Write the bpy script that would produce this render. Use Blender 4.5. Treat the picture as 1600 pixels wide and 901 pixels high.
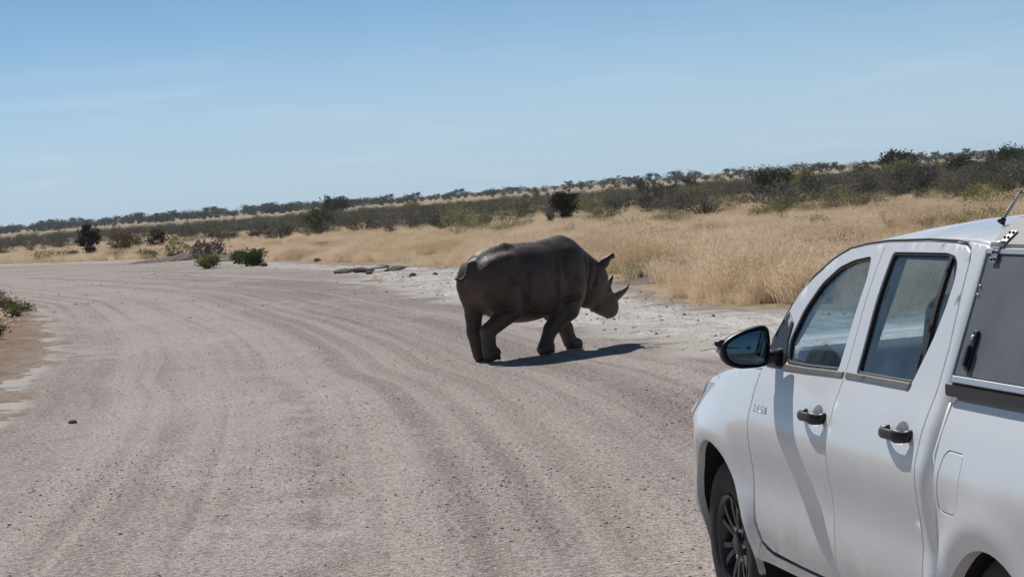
import bpy, bmesh, math, random
import numpy as np
from mathutils import Vector, Matrix, geometry

SC = bpy.context.scene
for _o in list(bpy.data.objects):
    bpy.data.objects.remove(_o)
COL = SC.collection

# ------------------------------------------------------------------ camera
CAM_H, PITCH, ROLL = 2.045, 0.0428, 0.0770
cam = bpy.data.cameras.new('camera')
cam.sensor_width = 36.0
cam.lens = 36.0 * 3600 / 1600
cam.clip_start, cam.clip_end = 0.1, 20000
cam_o = bpy.data.objects.new('camera', cam)
COL.objects.link(cam_o)
_f = Vector((0, math.cos(PITCH), -math.sin(PITCH)))
_u = Vector((0, math.sin(PITCH), math.cos(PITCH)))
_r = Vector((1, 0, 0))
_R = _r * math.cos(ROLL) - _u * math.sin(ROLL)
_U = _r * math.sin(ROLL) + _u * math.cos(ROLL)
_m = Matrix((_R, _U, -_f)).transposed().to_4x4()
_m.translation = Vector((0, 0, CAM_H))
cam_o.matrix_world = _m
SC.camera = cam_o

# ------------------------------------------------------------------ sky, sun, exposure
SUN_EL, SUN_AZ = math.radians(46), math.radians(-23.5)      # azimuth from +Y towards +X
world = bpy.data.worlds.new('World')
SC.world = world
world.use_nodes = True
wt = world.node_tree
wt.nodes.clear()
sky = wt.nodes.new('ShaderNodeTexSky')
sky.sky_type = 'NISHITA'
sky.sun_disc = False
sky.sun_elevation = SUN_EL
sky.sun_rotation = SUN_AZ
sky.altitude = 3000
sky.air_density = 0.6
sky.dust_density = 0.0
sky.ozone_density = 6.0
bg = wt.nodes.new('ShaderNodeBackground')
bg.inputs['Strength'].default_value = 0.072
wo = wt.nodes.new('ShaderNodeOutputWorld')
# thin cirrus streaks low over the horizon
tc = wt.nodes.new('ShaderNodeTexCoord')
sx = wt.nodes.new('ShaderNodeSeparateXYZ')
wt.links.new(tc.outputs['Generated'], sx.inputs[0])
mp = wt.nodes.new('ShaderNodeMapping')
mp.inputs['Scale'].default_value = (5.0, 5.0, 42.0)
cn = wt.nodes.new('ShaderNodeTexNoise')
cn.inputs['Scale'].default_value = 2.2
cn.inputs['Detail'].default_value = 7
cn.inputs['Roughness'].default_value = 0.62
cr = wt.nodes.new('ShaderNodeValToRGB')
cr.color_ramp.elements[0].position = 0.52
cr.color_ramp.elements[0].color = (0, 0, 0, 1)
cr.color_ramp.elements[1].position = 0.80
cr.color_ramp.elements[1].color = (0.24, 0.24, 0.24, 1)
cmix = wt.nodes.new('ShaderNodeMixRGB')
cmix.blend_type = 'MIX'
cmix.inputs['Color2'].default_value = (8.6, 9.2, 9.9, 1)
wt.links.new(tc.outputs['Generated'], mp.inputs['Vector'])
wt.links.new(mp.outputs['Vector'], cn.inputs['Vector'])
wt.links.new(cn.outputs['Fac'], cr.inputs['Fac'])
cz = wt.nodes.new('ShaderNodeMapRange')
cz.interpolation_type = 'SMOOTHSTEP'
cz.inputs['From Min'].default_value = 0.035
cz.inputs['From Max'].default_value = 0.10
cz.inputs['To Min'].default_value = 1.0
cz.inputs['To Max'].default_value = 0.05
wt.links.new(sx.outputs['Z'], cz.inputs['Value'])
cm = wt.nodes.new('ShaderNodeMath')
cm.operation = 'MULTIPLY'
wt.links.new(cr.outputs['Color'], cm.inputs[0])
wt.links.new(cz.outputs['Result'], cm.inputs[1])
wt.links.new(cm.outputs[0], cmix.inputs['Fac'])
hs = wt.nodes.new('ShaderNodeHueSaturation')
hs.inputs['Saturation'].default_value = 0.80
wt.links.new(sky.outputs['Color'], hs.inputs['Color'])
tint = wt.nodes.new('ShaderNodeMixRGB')
tint.blend_type = 'MULTIPLY'
tint.inputs['Fac'].default_value = 1.0
tint.inputs['Color2'].default_value = (0.80, 1.0, 0.96, 1)
wt.links.new(hs.outputs['Color'], tint.inputs['Color1'])
# dusty air thickening evenly towards the horizon all round
hz = wt.nodes.new('ShaderNodeMapRange')
hz.interpolation_type = 'SMOOTHERSTEP'
hz.inputs['From Min'].default_value = 0.0
hz.inputs['From Max'].default_value = 0.105
hz.inputs['To Min'].default_value = 0.85
hz.inputs['To Max'].default_value = 0.0
wt.links.new(sx.outputs['Z'], hz.inputs['Value'])
dust_and_sky = wt.nodes.new('ShaderNodeMixRGB')
dust_and_sky.inputs['Color2'].default_value = (5.6, 7.1, 8.5, 1)
wt.links.new(hz.outputs['Result'], dust_and_sky.inputs['Fac'])
wt.links.new(tint.outputs['Color'], dust_and_sky.inputs['Color1'])
wt.links.new(dust_and_sky.outputs['Color'], cmix.inputs['Color1'])
wt.links.new(cmix.outputs['Color'], bg.inputs['Color'])
wt.links.new(bg.outputs['Background'], wo.inputs['Surface'])

sun = bpy.data.lights.new('sun', 'SUN')
sun.energy = 3.3
sun.angle = math.radians(0.5)
sun.color = (1.0, 0.965, 0.915)
sun_o = bpy.data.objects.new('sun', sun)
COL.objects.link(sun_o)
SUN_DIR = Vector((math.sin(SUN_AZ) * math.cos(SUN_EL), math.cos(SUN_AZ) * math.cos(SUN_EL), math.sin(SUN_EL)))
sun_o.rotation_euler = SUN_DIR.to_track_quat('Z', 'Y').to_euler()

SC.view_settings.view_transform = 'Standard'
SC.view_settings.look = 'None'
SC.view_settings.exposure = 0.22
SC.view_settings.gamma = 1.0
SC.render.engine = 'CYCLES'
SC.cycles.use_denoising = True
SC.cycles.max_bounces = 10
SC.cycles.transparent_max_bounces = 16

# ------------------------------------------------------------------ helpers
def tag(o, label, cat, group=None, kind=None):
    o['label'] = label
    o['category'] = cat
    if group: o['group'] = group
    if kind: o['kind'] = kind
    return o

def structure(o):
    o['kind'] = 'structure'
    return o

def link(name, mesh, mat=None, parent=None, smooth=True):
    o = bpy.data.objects.new(name, mesh)
    COL.objects.link(o)
    if parent is not None: o.parent = parent
    if mat is not None and len(mesh.materials) == 0:
        for m in (mat if isinstance(mat, (list, tuple)) else [mat]):
            mesh.materials.append(m)
    if smooth and len(mesh.polygons):
        mesh.polygons.foreach_set('use_smooth', np.ones(len(mesh.polygons), bool))
    return o

def mesh_from(name, verts, faces, mats=None):
    me = bpy.data.meshes.new(name)
    me.from_pydata([tuple(map(float, v)) for v in verts], [], [tuple(map(int, f)) for f in faces])
    me.update()
    return me

def tri_mesh(name, V, F, matidx=None):
    """fast mesh from numpy triangles"""
    me = bpy.data.meshes.new(name)
    me.vertices.add(len(V)); me.vertices.foreach_set('co', np.asarray(V, np.float32).ravel())
    n = len(F)
    me.loops.add(n * 3); me.loops.foreach_set('vertex_index', np.asarray(F, np.int32).ravel())
    me.polygons.add(n)
    me.polygons.foreach_set('loop_start', np.arange(0, n * 3, 3, dtype=np.int32))
    if matidx is not None: me.polygons.foreach_set('material_index', np.asarray(matidx, np.int32))
    me.update(calc_edges=True)
    return me

def bm_to_mesh(name, bm):
    me = bpy.data.meshes.new(name)
    bm.to_mesh(me); bm.free()
    return me

def empty(name, loc, rz=0.0):
    o = bpy.data.objects.new(name, None)
    COL.objects.link(o)
    o.location = loc
    o.rotation_euler = (0, 0, rz)
    o.empty_display_size = 0.2
    return o

class NT:
    def __init__(self, name):
        self.m = bpy.data.materials.new(name)
        self.m.use_nodes = True
        self.t = self.m.node_tree
        self.t.nodes.clear()
        self.out = self.n('ShaderNodeOutputMaterial')
    def n(self, typ, **kw):
        nd = self.t.nodes.new(typ)
        for k, v in kw.items():
            if k in nd.inputs.keys(): self.set(nd.inputs[k], v)
            else: setattr(nd, k, v)
        return nd
    def set(self, sock, v):
        if isinstance(v, bpy.types.NodeSocket): self.t.links.new(v, sock)
        else: sock.default_value = v
    def noise(self, vec, scale, detail=4, rough=0.55):
        nd = self.n('ShaderNodeTexNoise')
        nd.inputs['Scale'].default_value = scale
        nd.inputs['Detail'].default_value = detail
        nd.inputs['Roughness'].default_value = rough
        if vec is not None: self.t.links.new(vec, nd.inputs['Vector'])
        return nd.outputs['Fac']
    def voro(self, vec, scale, feature='F1', out='Distance'):
        nd = self.n('ShaderNodeTexVoronoi')
        nd.feature = feature
        nd.inputs['Scale'].default_value = scale
        if vec is not None: self.t.links.new(vec, nd.inputs['Vector'])
        return nd.outputs[out]
    def ramp(self, fac, stops):
        nd = self.n('ShaderNodeValToRGB')
        e = nd.color_ramp.elements
        while len(e) < len(stops): e.new(0.5)
        for el, (p, c) in zip(e, stops):
            el.position = p
            el.color = (c[0], c[1], c[2], 1) if hasattr(c, '__len__') else (c, c, c, 1)
        self.t.links.new(fac, nd.inputs['Fac'])
        return nd.outputs['Color']
    def mix(self, fac, a, b, mode='MIX'):
        nd = self.n('ShaderNodeMixRGB')
        nd.blend_type = mode
        self.set(nd.inputs['Fac'], fac)
        for k, v in (('Color1', a), ('Color2', b)):
            self.set(nd.inputs[k], v if isinstance(v, bpy.types.NodeSocket) else (*v, 1))
        return nd.outputs['Color']
    def math(self, op, a, b=0.0):
        nd = self.n('ShaderNodeMath')
        nd.operation = op
        self.set(nd.inputs[0], a); self.set(nd.inputs[1], b)
        return nd.outputs[0]
    def mapping(self, vec, scale=(1, 1, 1), loc=(0, 0, 0), rot=(0, 0, 0)):
        nd = self.n('ShaderNodeMapping')
        nd.inputs['Scale'].default_value = scale
        nd.inputs['Location'].default_value = loc
        nd.inputs['Rotation'].default_value = rot
        self.t.links.new(vec, nd.inputs['Vector'])
        return nd.outputs['Vector']
    def bump(self, h, strength=0.3, dist=0.02, normal=None):
        nd = self.n('ShaderNodeBump')
        nd.inputs['Strength'].default_value = strength
        nd.inputs['Distance'].default_value = dist
        self.t.links.new(h, nd.inputs['Height'])
        if normal is not None: self.t.links.new(normal, nd.inputs['Normal'])
        return nd.outputs['Normal']
    def principled(self, **kw):
        nd = self.n('ShaderNodeBsdfPrincipled')
        for k, v in kw.items():
            k = k.replace('_', ' ')
            if k in nd.inputs.keys():
                if k == 'Base Color' and not isinstance(v, bpy.types.NodeSocket): v = (*v, 1)
                self.set(nd.inputs[k], v)
        self.t.links.new(nd.outputs[0], self.out.inputs['Surface'])
        return nd
    def objco(self): return self.n('ShaderNodeTexCoord').outputs['Object']
    def pos(self): return self.n('ShaderNodeNewGeometry').outputs['Position']

def simple(name, col, rough=0.6, metal=0.0, spec=0.5, coat=0.0):
    t = NT(name)
    p = t.principled(Base_Color=col, Roughness=rough, Metallic=metal)
    p.inputs['Specular IOR Level'].default_value = spec
    p.inputs['Coat Weight'].default_value = coat
    return t.m

# ------------------------------------------------------------------ ground plan (metres, camera stands over the origin, +Y ahead)
ROAD_L = [(-4.6, -40), (-4.6, 0), (-4.7, 10), (-5.1, 18), (-5.85, 26), (-6.55, 29.5), (-7.1, 34), (-8.3, 41.3), (-9.5, 46.7), (-12.3, 58.9), (-14.6, 65.7), (-20, 80), (-27, 96), (-40, 120), (-62, 156), (-100, 205)]
ROAD_R = [(5.6, -40), (5.4, 0), (4.9, 10), (3.8, 18), (2.35, 25.5), (1.6, 29.5), (0.6, 34), (-0.9, 41.5), (-1.5, 46), (-2.9, 56), (-4.6, 66.5), (-8.9, 84), (-14.0, 103.5), (-22.0, 119), (-44, 152), (-80, 198)]
EDGE_R = [(9, -40), (9, 0), (8.8, 12), (8.2, 20), (6.4, 27), (5.6, 30), (4.2, 34), (3.1, 36.5), (2.4, 42), (1.2, 50), (0.2, 57), (-1.9, 66.5), (-4.6, 74), (-9.2, 89), (-15.0, 105.5), (-23.0, 121), (-31, 137), (-46, 158), (-84, 210)]

def resample(poly, step):
    P = np.array(poly, float)
    # Catmull-Rom, then equal steps
    Q = np.vstack([2 * P[0] - P[1], P, 2 * P[-1] - P[-2]])
    out = []
    for i in range(1, len(Q) - 2):
        p0, p1, p2, p3 = Q[i - 1], Q[i], Q[i + 1], Q[i + 2]
        for t in np.linspace(0, 1, 24, endpoint=False):
            out.append(0.5 * ((2 * p1) + (-p0 + p2) * t + (2 * p0 - 5 * p1 + 4 * p2 - p3) * t * t + (-p0 + 3 * p1 - 3 * p2 + p3) * t ** 3))
    out.append(P[-1])
    out = np.array(out)
    s = np.concatenate([[0], np.cumsum(np.linalg.norm(np.diff(out, axis=0), axis=1))])
    n = int(s[-1] / step) if step < 1e3 else int(step - 1e3)
    ss = np.linspace(0, s[-1], n + 1)
    return np.stack([np.interp(ss, s, out[:, k]) for k in range(2)], 1)

def x_of_y(poly):
    P = resample(poly, 0.5)
    o = np.argsort(P[:, 1])
    return lambda y: np.interp(y, P[o, 1], P[o, 0])
xL, xR, xE = x_of_y(ROAD_L), x_of_y(ROAD_R), x_of_y(EDGE_R)

rng = np.random.default_rng(7)

def wobble(n, amp, seed, lengths=(2, 5, 12, 43)):
    r = np.random.default_rng(seed)
    v = np.zeros(n)
    for L in lengths:
        k = max(3, n // L)
        v += np.interp(np.linspace(0, k - 1, n), np.arange(k), r.normal(size=k)) * amp / len(lengths) ** .5
    return v

def strip(name, A, B, nA, z, mat, zfun=None, wobA=0.0, wobB=0.0, seed=0, n=900):
    """sheet between two edge lines, with metric UVs (along, across) and an 'edge' attribute 0..1 from A to B"""
    a, b = resample(A, 1e3 + n), resample(B, 1e3 + n)
    d = b - a; w = np.linalg.norm(d, axis=1, keepdims=True); d /= w
    a0 = a.copy()
    a = a + d * wobble(n + 1, wobA, seed)[:, None]
    b = b + d * wobble(n + 1, wobB, seed + 1)[:, None]
    V, F, UV, T = [], [], [], []
    s = np.concatenate([[0], np.cumsum(np.linalg.norm(np.diff((a + b) / 2, axis=0), axis=1))])
    for i in range(n + 1):
        wi = np.linalg.norm(b[i] - a[i])
        for j in range(nA + 1):
            t = j / nA
            p = a[i] * (1 - t) + b[i] * t
            V.append((p[0], p[1], z + (zfun(p[0], p[1], t) if zfun else 0)))
            UV.append((s[i], float((p - a0[i]) @ d[i]))); T.append(t)
    for i in range(n):
        for j in range(nA):
            k = i * (nA + 1) + j
            F.append((k, k + 1, k + nA + 2, k + nA + 1))
    me = mesh_from(name, V, F)
    uv = me.uv_layers.new(name='lane')
    li = np.empty(len(me.loops), np.int32); me.loops.foreach_get('vertex_index', li)
    uv.data.foreach_set('uv', np.array(UV, np.float32)[li].ravel())
    at = me.attributes.new('edge', 'FLOAT', 'POINT')
    at.data.foreach_set('value', np.array(T, np.float32))
    return structure(link(name, me, mat))

# ------------------------------------------------------------------ ground materials
PALE = (0.52, 0.475, 0.43)
def road_material():
    t = NT('gravel_road')
    uv = t.n('ShaderNodeUVMap', uv_map='lane').outputs[0]
    pos = t.pos()
    lane = t.math('ADD', t.math('MULTIPLY', t.noise(t.mapping(uv, (0.016, 0.8, 1)), 1.0, 1, 0.5), .40), t.math('ADD', t.math('MULTIPLY', t.noise(t.mapping(uv, (0.018, 2.3, 1), (5, 1, 0)), 1.0, 1, 0.5), .34), t.math('MULTIPLY', t.noise(t.mapping(uv, (0.022, 6.0, 1), (2, 9, 0)), 1.0, 1.5, 0.5), .26)))          # wheel tracks
    lane2 = t.noise(t.mapping(uv, (0.06, 2.6, 1), (3, 7, 0)), 1.0, 4, 0.6)
    patch = t.noise(t.mapping(uv, (0.16, 0.34, 1)), 1.0, 6, 0.62)
    mott = t.noise(t.mapping(pos, (1, .55, 1)), 2.6, 5, 0.62)
    fine = t.noise(pos, 26, 3, 0.7)
    grit = t.noise(pos, 75, 2, 0.7)
    c = t.mix(t.ramp(lane, [(0.43, 0), (0.55, 1)]), (0.250, 0.190, 0.166), (0.540, 0.455, 0.402))
    c = t.mix(t.ramp(lane2, [(0.42, 0), (0.72, 0.62)]), c, (0.47, 0.41, 0.375))
    chalk = t.math('MULTIPLY', t.ramp(patch, [(0.50, 0), (0.66, 1)]), t.ramp(mott, [(0.40, 0), (0.60, 1)]))
    edc = t.n('ShaderNodeAttribute', attribute_name='edge').outputs['Fac']
    left = t.ramp(edc, [(0.06, 0.25), (0.16, 1.0), (0.40, 0.7), (0.58, 0.0)])
    soft = t.noise(t.mapping(uv, (0.10, 0.26, 1), (11, 4, 0)), 1.0, 5, 0.6)
    flat = t.math('MULTIPLY', t.math('MULTIPLY', left, t.ramp(soft, [(0.40, 0), (0.62, 1)])), t.ramp(mott, [(0.30, .25), (0.62, 1)]))
    c = t.mix(t.math('MULTIPLY', flat, 0.80), c, (0.60, 0.545, 0.50))
    c = t.mix(t.math('MULTIPLY', chalk, 0.9), c, (0.63, 0.575, 0.525))
    c = t.mix(t.ramp(patch, [(0.28, 0.55), (0.46, 0)]), c, (0.255, 0.205, 0.188))
    mid = t.noise(pos, 9.0, 4, 0.75)
    c = t.mix(t.ramp(mid, [(0.37, 0.6), (0.48, 0)]), c, (0.21, 0.17, 0.155))
    c = t.mix(t.ramp(mid, [(0.54, 0), (0.66, 0.55)]), c, (0.58, 0.535, 0.50))
    c = t.mix(t.ramp(fine, [(0.37, 0.95), (0.46, 0)]), c, (0.115, 0.09, 0.08))
    c = t.mix(t.ramp(fine, [(0.54, 0), (0.62, 0.85)]), c, (0.70, 0.64, 0.59))
    c = t.mix(t.ramp(grit, [(0.40, 0.7), (0.50, 0)]), c, (0.15, 0.12, 0.112))
    c = t.mix(t.ramp(grit, [(0.54, 0), (0.68, 0.6)]), c, (0.66, 0.61, 0.57))
    st = t.n('ShaderNodeTexVoronoi'); st.inputs['Scale'].default_value = 34.0; st.inputs['Randomness'].default_value = 1.0
    t.t.links.new(pos, st.inputs['Vector'])
    sep = t.n('ShaderNodeSeparateColor'); t.t.links.new(st.outputs['Color'], sep.inputs[0])
    isst = t.math('MULTIPLY', t.ramp(st.outputs['Distance'], [(0.16, 1), (0.24, 0)]), t.math('GREATER_THAN', sep.outputs[0], 0.55))
    stc = t.ramp(sep.outputs[1], [(0.0, (0.10, 0.08, 0.078)), (0.6, (0.24, 0.20, 0.19)), (1.0, (0.62, 0.58, 0.54))])
    c = t.mix(t.math('MULTIPLY', isst, 0.8), c, stc)
    # the road thins out into chalky gravel at both margins
    ed = t.n('ShaderNodeAttribute', attribute_name='edge').outputs['Fac']
    em = t.math('ADD', t.ramp(ed, [(0.0, 0.9), (0.11, 0.8), (0.19, 0.0), (0.86, 0.0), (1.0, 1.0)]), t.math('MULTIPLY', t.math('SUBTRACT', patch, 0.5), 0.0))
    en = t.noise(pos, 1.1, 6, 0.68)
    em2 = t.ramp(t.math('ADD', em, t.math('MULTIPLY', t.math('SUBTRACT', en, 0.5), 1.5)), [(0.42, 0), (0.75, 1)])
    c = t.mix(t.math('MULTIPLY', em2, t.ramp(ed, [(0.0, 1), (0.13, 0.9), (0.22, 0.0), (0.72, 0.0), (0.86, 1)])), c, PALE)
    h = t.math('ADD', t.math('MULTIPLY', fine, 0.6), t.math('ADD', t.math('MULTIPLY', grit, 0.35), t.math('MULTIPLY', isst, 0.8)))
    nb = t.bump(lane, 0.6, 0.10)
    nb = t.bump(mott, 0.45, 0.06, nb)
    nb = t.bump(h, 0.8, 0.024, nb)
    nb = t.bump(mid, 0.5, 0.03, nb)
    p = t.principled(Base_Color=c, Roughness=0.95, Normal=nb)
    p.inputs['Specular IOR Level'].default_value = 0.15
    return t.m

def shoulder_material():
    t = NT('chalk_shoulder')
    uv = t.n('ShaderNodeUVMap', uv_map='lane').outputs[0]
    pos = t.pos()
    big = t.noise(pos, 0.55, 6, 0.65)
    mott = t.noise(t.mapping(uv, (0.5, 1.6, 1)), 1.0, 6, 0.68)
    fine = t.noise(pos, 17, 4, 0.7)
    c = t.mix(t.ramp(mott, [(0.34, 0), (0.56, 1)]), (0.50, 0.455, 0.42), (0.76, 0.715, 0.665))
    c = t.mix(t.ramp(big, [(0.34, 0.6), (0.46, 0)]), c, (0.32, 0.27, 0.245))
    c = t.mix(t.ramp(fine, [(0.34, 0.85), (0.46, 0)]), c, (0.17, 0.145, 0.13))
    crk = t.noise(t.mapping(uv, (1.2, 2.6, 1)), 1.4, 6, 0.72)
    c = t.mix(t.ramp(crk, [(0.34, 0.75), (0.43, 0)]), c, (0.25, 0.215, 0.195))
    ed = t.n('ShaderNodeAttribute', attribute_name='edge').outputs['Fac']
    en = t.noise(pos, 0.9, 6, 0.7)
    dm = t.ramp(t.math('ADD', ed, t.math('MULTIPLY', t.math('SUBTRACT', en, 0.5), 0.9)), [(0.72, 0), (0.95, 1)])
    c = t.mix(t.math('MULTIPLY', dm, 0.8), c, (0.30, 0.235, 0.18))
    nb = t.bump(mott, 1.0, 0.22)
    nb = t.bump(fine, 0.7, 0.03, nb)
    p = t.principled(Base_Color=c, Roughness=0.95, Normal=nb)
    p.inputs['Specular IOR Level'].default_value = 0.1
    return t.m

def soil_material():
    t = NT('dry_soil')
    pos = t.pos()
    big = t.noise(pos, 0.035, 6, 0.6)
    mid = t.noise(pos, 0.45, 6, 0.65)
    fine = t.noise(pos, 9, 4, 0.7)
    c = t.mix(t.ramp(big, [(0.38, 0), (0.62, 1)]), (0.42, 0.32, 0.205), (0.47, 0.38, 0.265))
    c = t.mix(t.ramp(mid, [(0.38, 0.7), (0.55, 0)]), c, (0.30, 0.23, 0.15))
    c = t.mix(t.ramp(fine, [(0.32, 0.5), (0.5, 0)]), c, (0.20, 0.16, 0.11))
    nb = t.bump(mid, 0.6, 0.2)
    nb = t.bump(fine, 0.6, 0.03, nb)
    p = t.principled(Base_Color=c, Roughness=0.97, Normal=nb)
    p.inputs['Specular IOR Level'].default_value = 0.05
    return t.m

def verge_material():
    t = NT('sandy_verge')
    pos = t.pos()
    mid = t.noise(pos, 0.8, 6, 0.65)
    fine = t.noise(pos, 14, 4, 0.7)
    c = t.mix(t.ramp(mid, [(0.35, 0), (0.62, 1)]), (0.285, 0.190, 0.132), (0.41, 0.292, 0.212))
    c = t.mix(t.ramp(fine, [(0.32, 0.6), (0.46, 0)]), c, (0.21, 0.155, 0.115))
    ed = t.n('ShaderNodeAttribute', attribute_name='edge').outputs['Fac']
    en = t.noise(pos, 1.3, 6, 0.7)
    m = t.ramp(t.math('ADD', ed, t.math('MULTIPLY', t.math('SUBTRACT', en, 0.5), 0.35)), [(0.10, .7), (0.17, 0)])
    c = t.mix(t.math('MULTIPLY', m, 0.6), c, (0.50, 0.45, 0.405))
    nb = t.bump(mid, 1.0, 0.25)
    nb = t.bump(fine, 1.0, 0.06, nb)
    p = t.principled(Base_Color=c, Roughness=0.97, Normal=nb)
    p.inputs['Specular IOR Level'].default_value = 0.05
    return t.m

# ground sheet to the horizon
def ground_sheet():
    rs = [0, 4, 8, 14, 20, 28, 38, 50, 65, 82, 100, 125, 160, 200, 260, 340, 450, 600, 900, 1500, 3000, 7000, 16000]
    V = [(0, 0, -0.012)]; F = []
    na = 72
    for r in rs[1:]:
        for k in range(na):
            a = 2 * math.pi * k / na
            V.append((r * math.cos(a), r * math.sin(a), -0.012))
    for k in range(na): F.append((0, 1 + k, 1 + (k + 1) % na))
    for i in range(len(rs) - 2):
        for k in range(na):
            a = 1 + i * na + k; b = 1 + i * na + (k + 1) % na
            F.append((a, a + na, b + na, b))
    return structure(link('ground', mesh_from('ground', V, F), soil_material()))
ground_sheet()
strip('road_shoulder', ROAD_R, EDGE_R, 10, -0.006, shoulder_material(), wobA=0.0, wobB=0.28, seed=4)
# the shoulder runs under the road edge
strip('road', [(x - 1.1, y) for x, y in ROAD_L], [(x + 0.5, y) for x, y in ROAD_R], 26, 0.0, road_material(), wobA=0.0, wobB=0.35, seed=9)
VERGE_OUT = [(x - 8.1, y + 0.6) for x, y in ROAD_L]
_vr = np.random.default_rng(31)
def verge_z(x, y, t):
    # a low graded bank: dips under the road sheet, crumbles out of it, flattens towards the grass
    q = t * 9.0 - 0.9
    n = 0.016 * math.sin(x * 3.1 + 1.7 * math.sin(y * .7)) + 0.014 * math.sin(y * 2.3 + x * 1.1) + 0.010 * math.sin(y * 5.1 - x * 4.3) + _vr.normal() * 0.013
    up = 0.07 * q if q < 1.6 else 0.112 + 0.04 * min(1, (q - 1.6) / 2)
    return up * (1 if q < 4 else max(0, 1 - (q - 4) / 4.1)) + n * min(1, (q + .9) / .5) * (1 if q < 6 else .3)
strip('sandy_verge', [(x + 0.9, y) for x, y in ROAD_L], VERGE_OUT, 44, 0.0, verge_material(), zfun=verge_z, wobA=0.0, seed=21)

# ------------------------------------------------------------------ scattering (geometry nodes, for stuff only)
def scatter(name, pts, rot, scl, idx, variants, label, cat):
    pts = np.asarray(pts, np.float32)
    me = bpy.data.meshes.new(name)
    me.vertices.add(len(pts)); me.vertices.foreach_set('co', pts.ravel())
    for nm, typ, arr, key in (('rot', 'FLOAT_VECTOR', rot, 'vector'), ('scl', 'FLOAT_VECTOR', scl, 'vector'), ('idx', 'INT', idx, 'value')):
        a = me.attributes.new(nm, typ, 'POINT')
        a.data.foreach_set(key, np.asarray(arr, np.int32 if typ == 'INT' else np.float32).ravel())
    o = bpy.data.objects.new(name, me)
    COL.objects.link(o)
    vc = bpy.data.collections.new(name + '_pieces')
    for v in variants: vc.objects.link(v)
    g = bpy.data.node_groups.new(name + '_scatter', 'GeometryNodeTree')
    g.interface.new_socket('Geometry', in_out='INPUT', socket_type='NodeSocketGeometry')
    g.interface.new_socket('Geometry', in_out='OUTPUT', socket_type='NodeSocketGeometry')
    N = g.nodes
    gi, go = N.new('NodeGroupInput'), N.new('NodeGroupOutput')
    ci = N.new('GeometryNodeCollectionInfo')
    ci.inputs['Collection'].default_value = vc
    ci.inputs['Separate Children'].default_value = True
    ci.inputs['Reset Children'].default_value = True
    ip = N.new('GeometryNodeInstanceOnPoints')
    ip.inputs['Pick Instance'].default_value = True
    def attr(nm, dt):
        n = N.new('GeometryNodeInputNamedAttribute'); n.data_type = dt
        n.inputs['Name'].default_value = nm
        return n.outputs['Attribute']
    e2r = N.new('FunctionNodeEulerToRotation')
    L = g.links
    L.new(attr('rot', 'FLOAT_VECTOR'), e2r.inputs[0])
    L.new(gi.outputs[0], ip.inputs['Points'])
    L.new(ci.outputs[0], ip.inputs['Instance'])
    L.new(attr('idx', 'INT'), ip.inputs['Instance Index'])
    L.new(e2r.outputs[0], ip.inputs['Rotation'])
    L.new(attr('scl', 'FLOAT_VECTOR'), ip.inputs['Scale'])
    L.new(ip.outputs[0], go.inputs[0])
    md = o.modifiers.new('scatter', 'NODES'); md.node_group = g
    return tag(o, label, cat, kind='stuff')

def piece(name, mesh, mats):
    o = bpy.data.objects.new(name, mesh)
    for m in mats: mesh.materials.append(m)
    return o

# gravel stones lying on the road and the shoulder
def stone_mesh(seed, rough=0.28, sub=1):
    r = random.Random(seed)
    bm = bmesh.new()
    bmesh.ops.create_icosphere(bm, subdivisions=sub, radius=1.0)
    for v in bm.verts:
        v.co *= 1 + r.uniform(-rough, rough)
        v.co.x *= 1.25; v.co.z *= 0.62
    for v in bm.verts:
        if v.co.z < -0.3: v.co.z = -0.3
    return bm_to_mesh('stone', bm)

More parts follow.
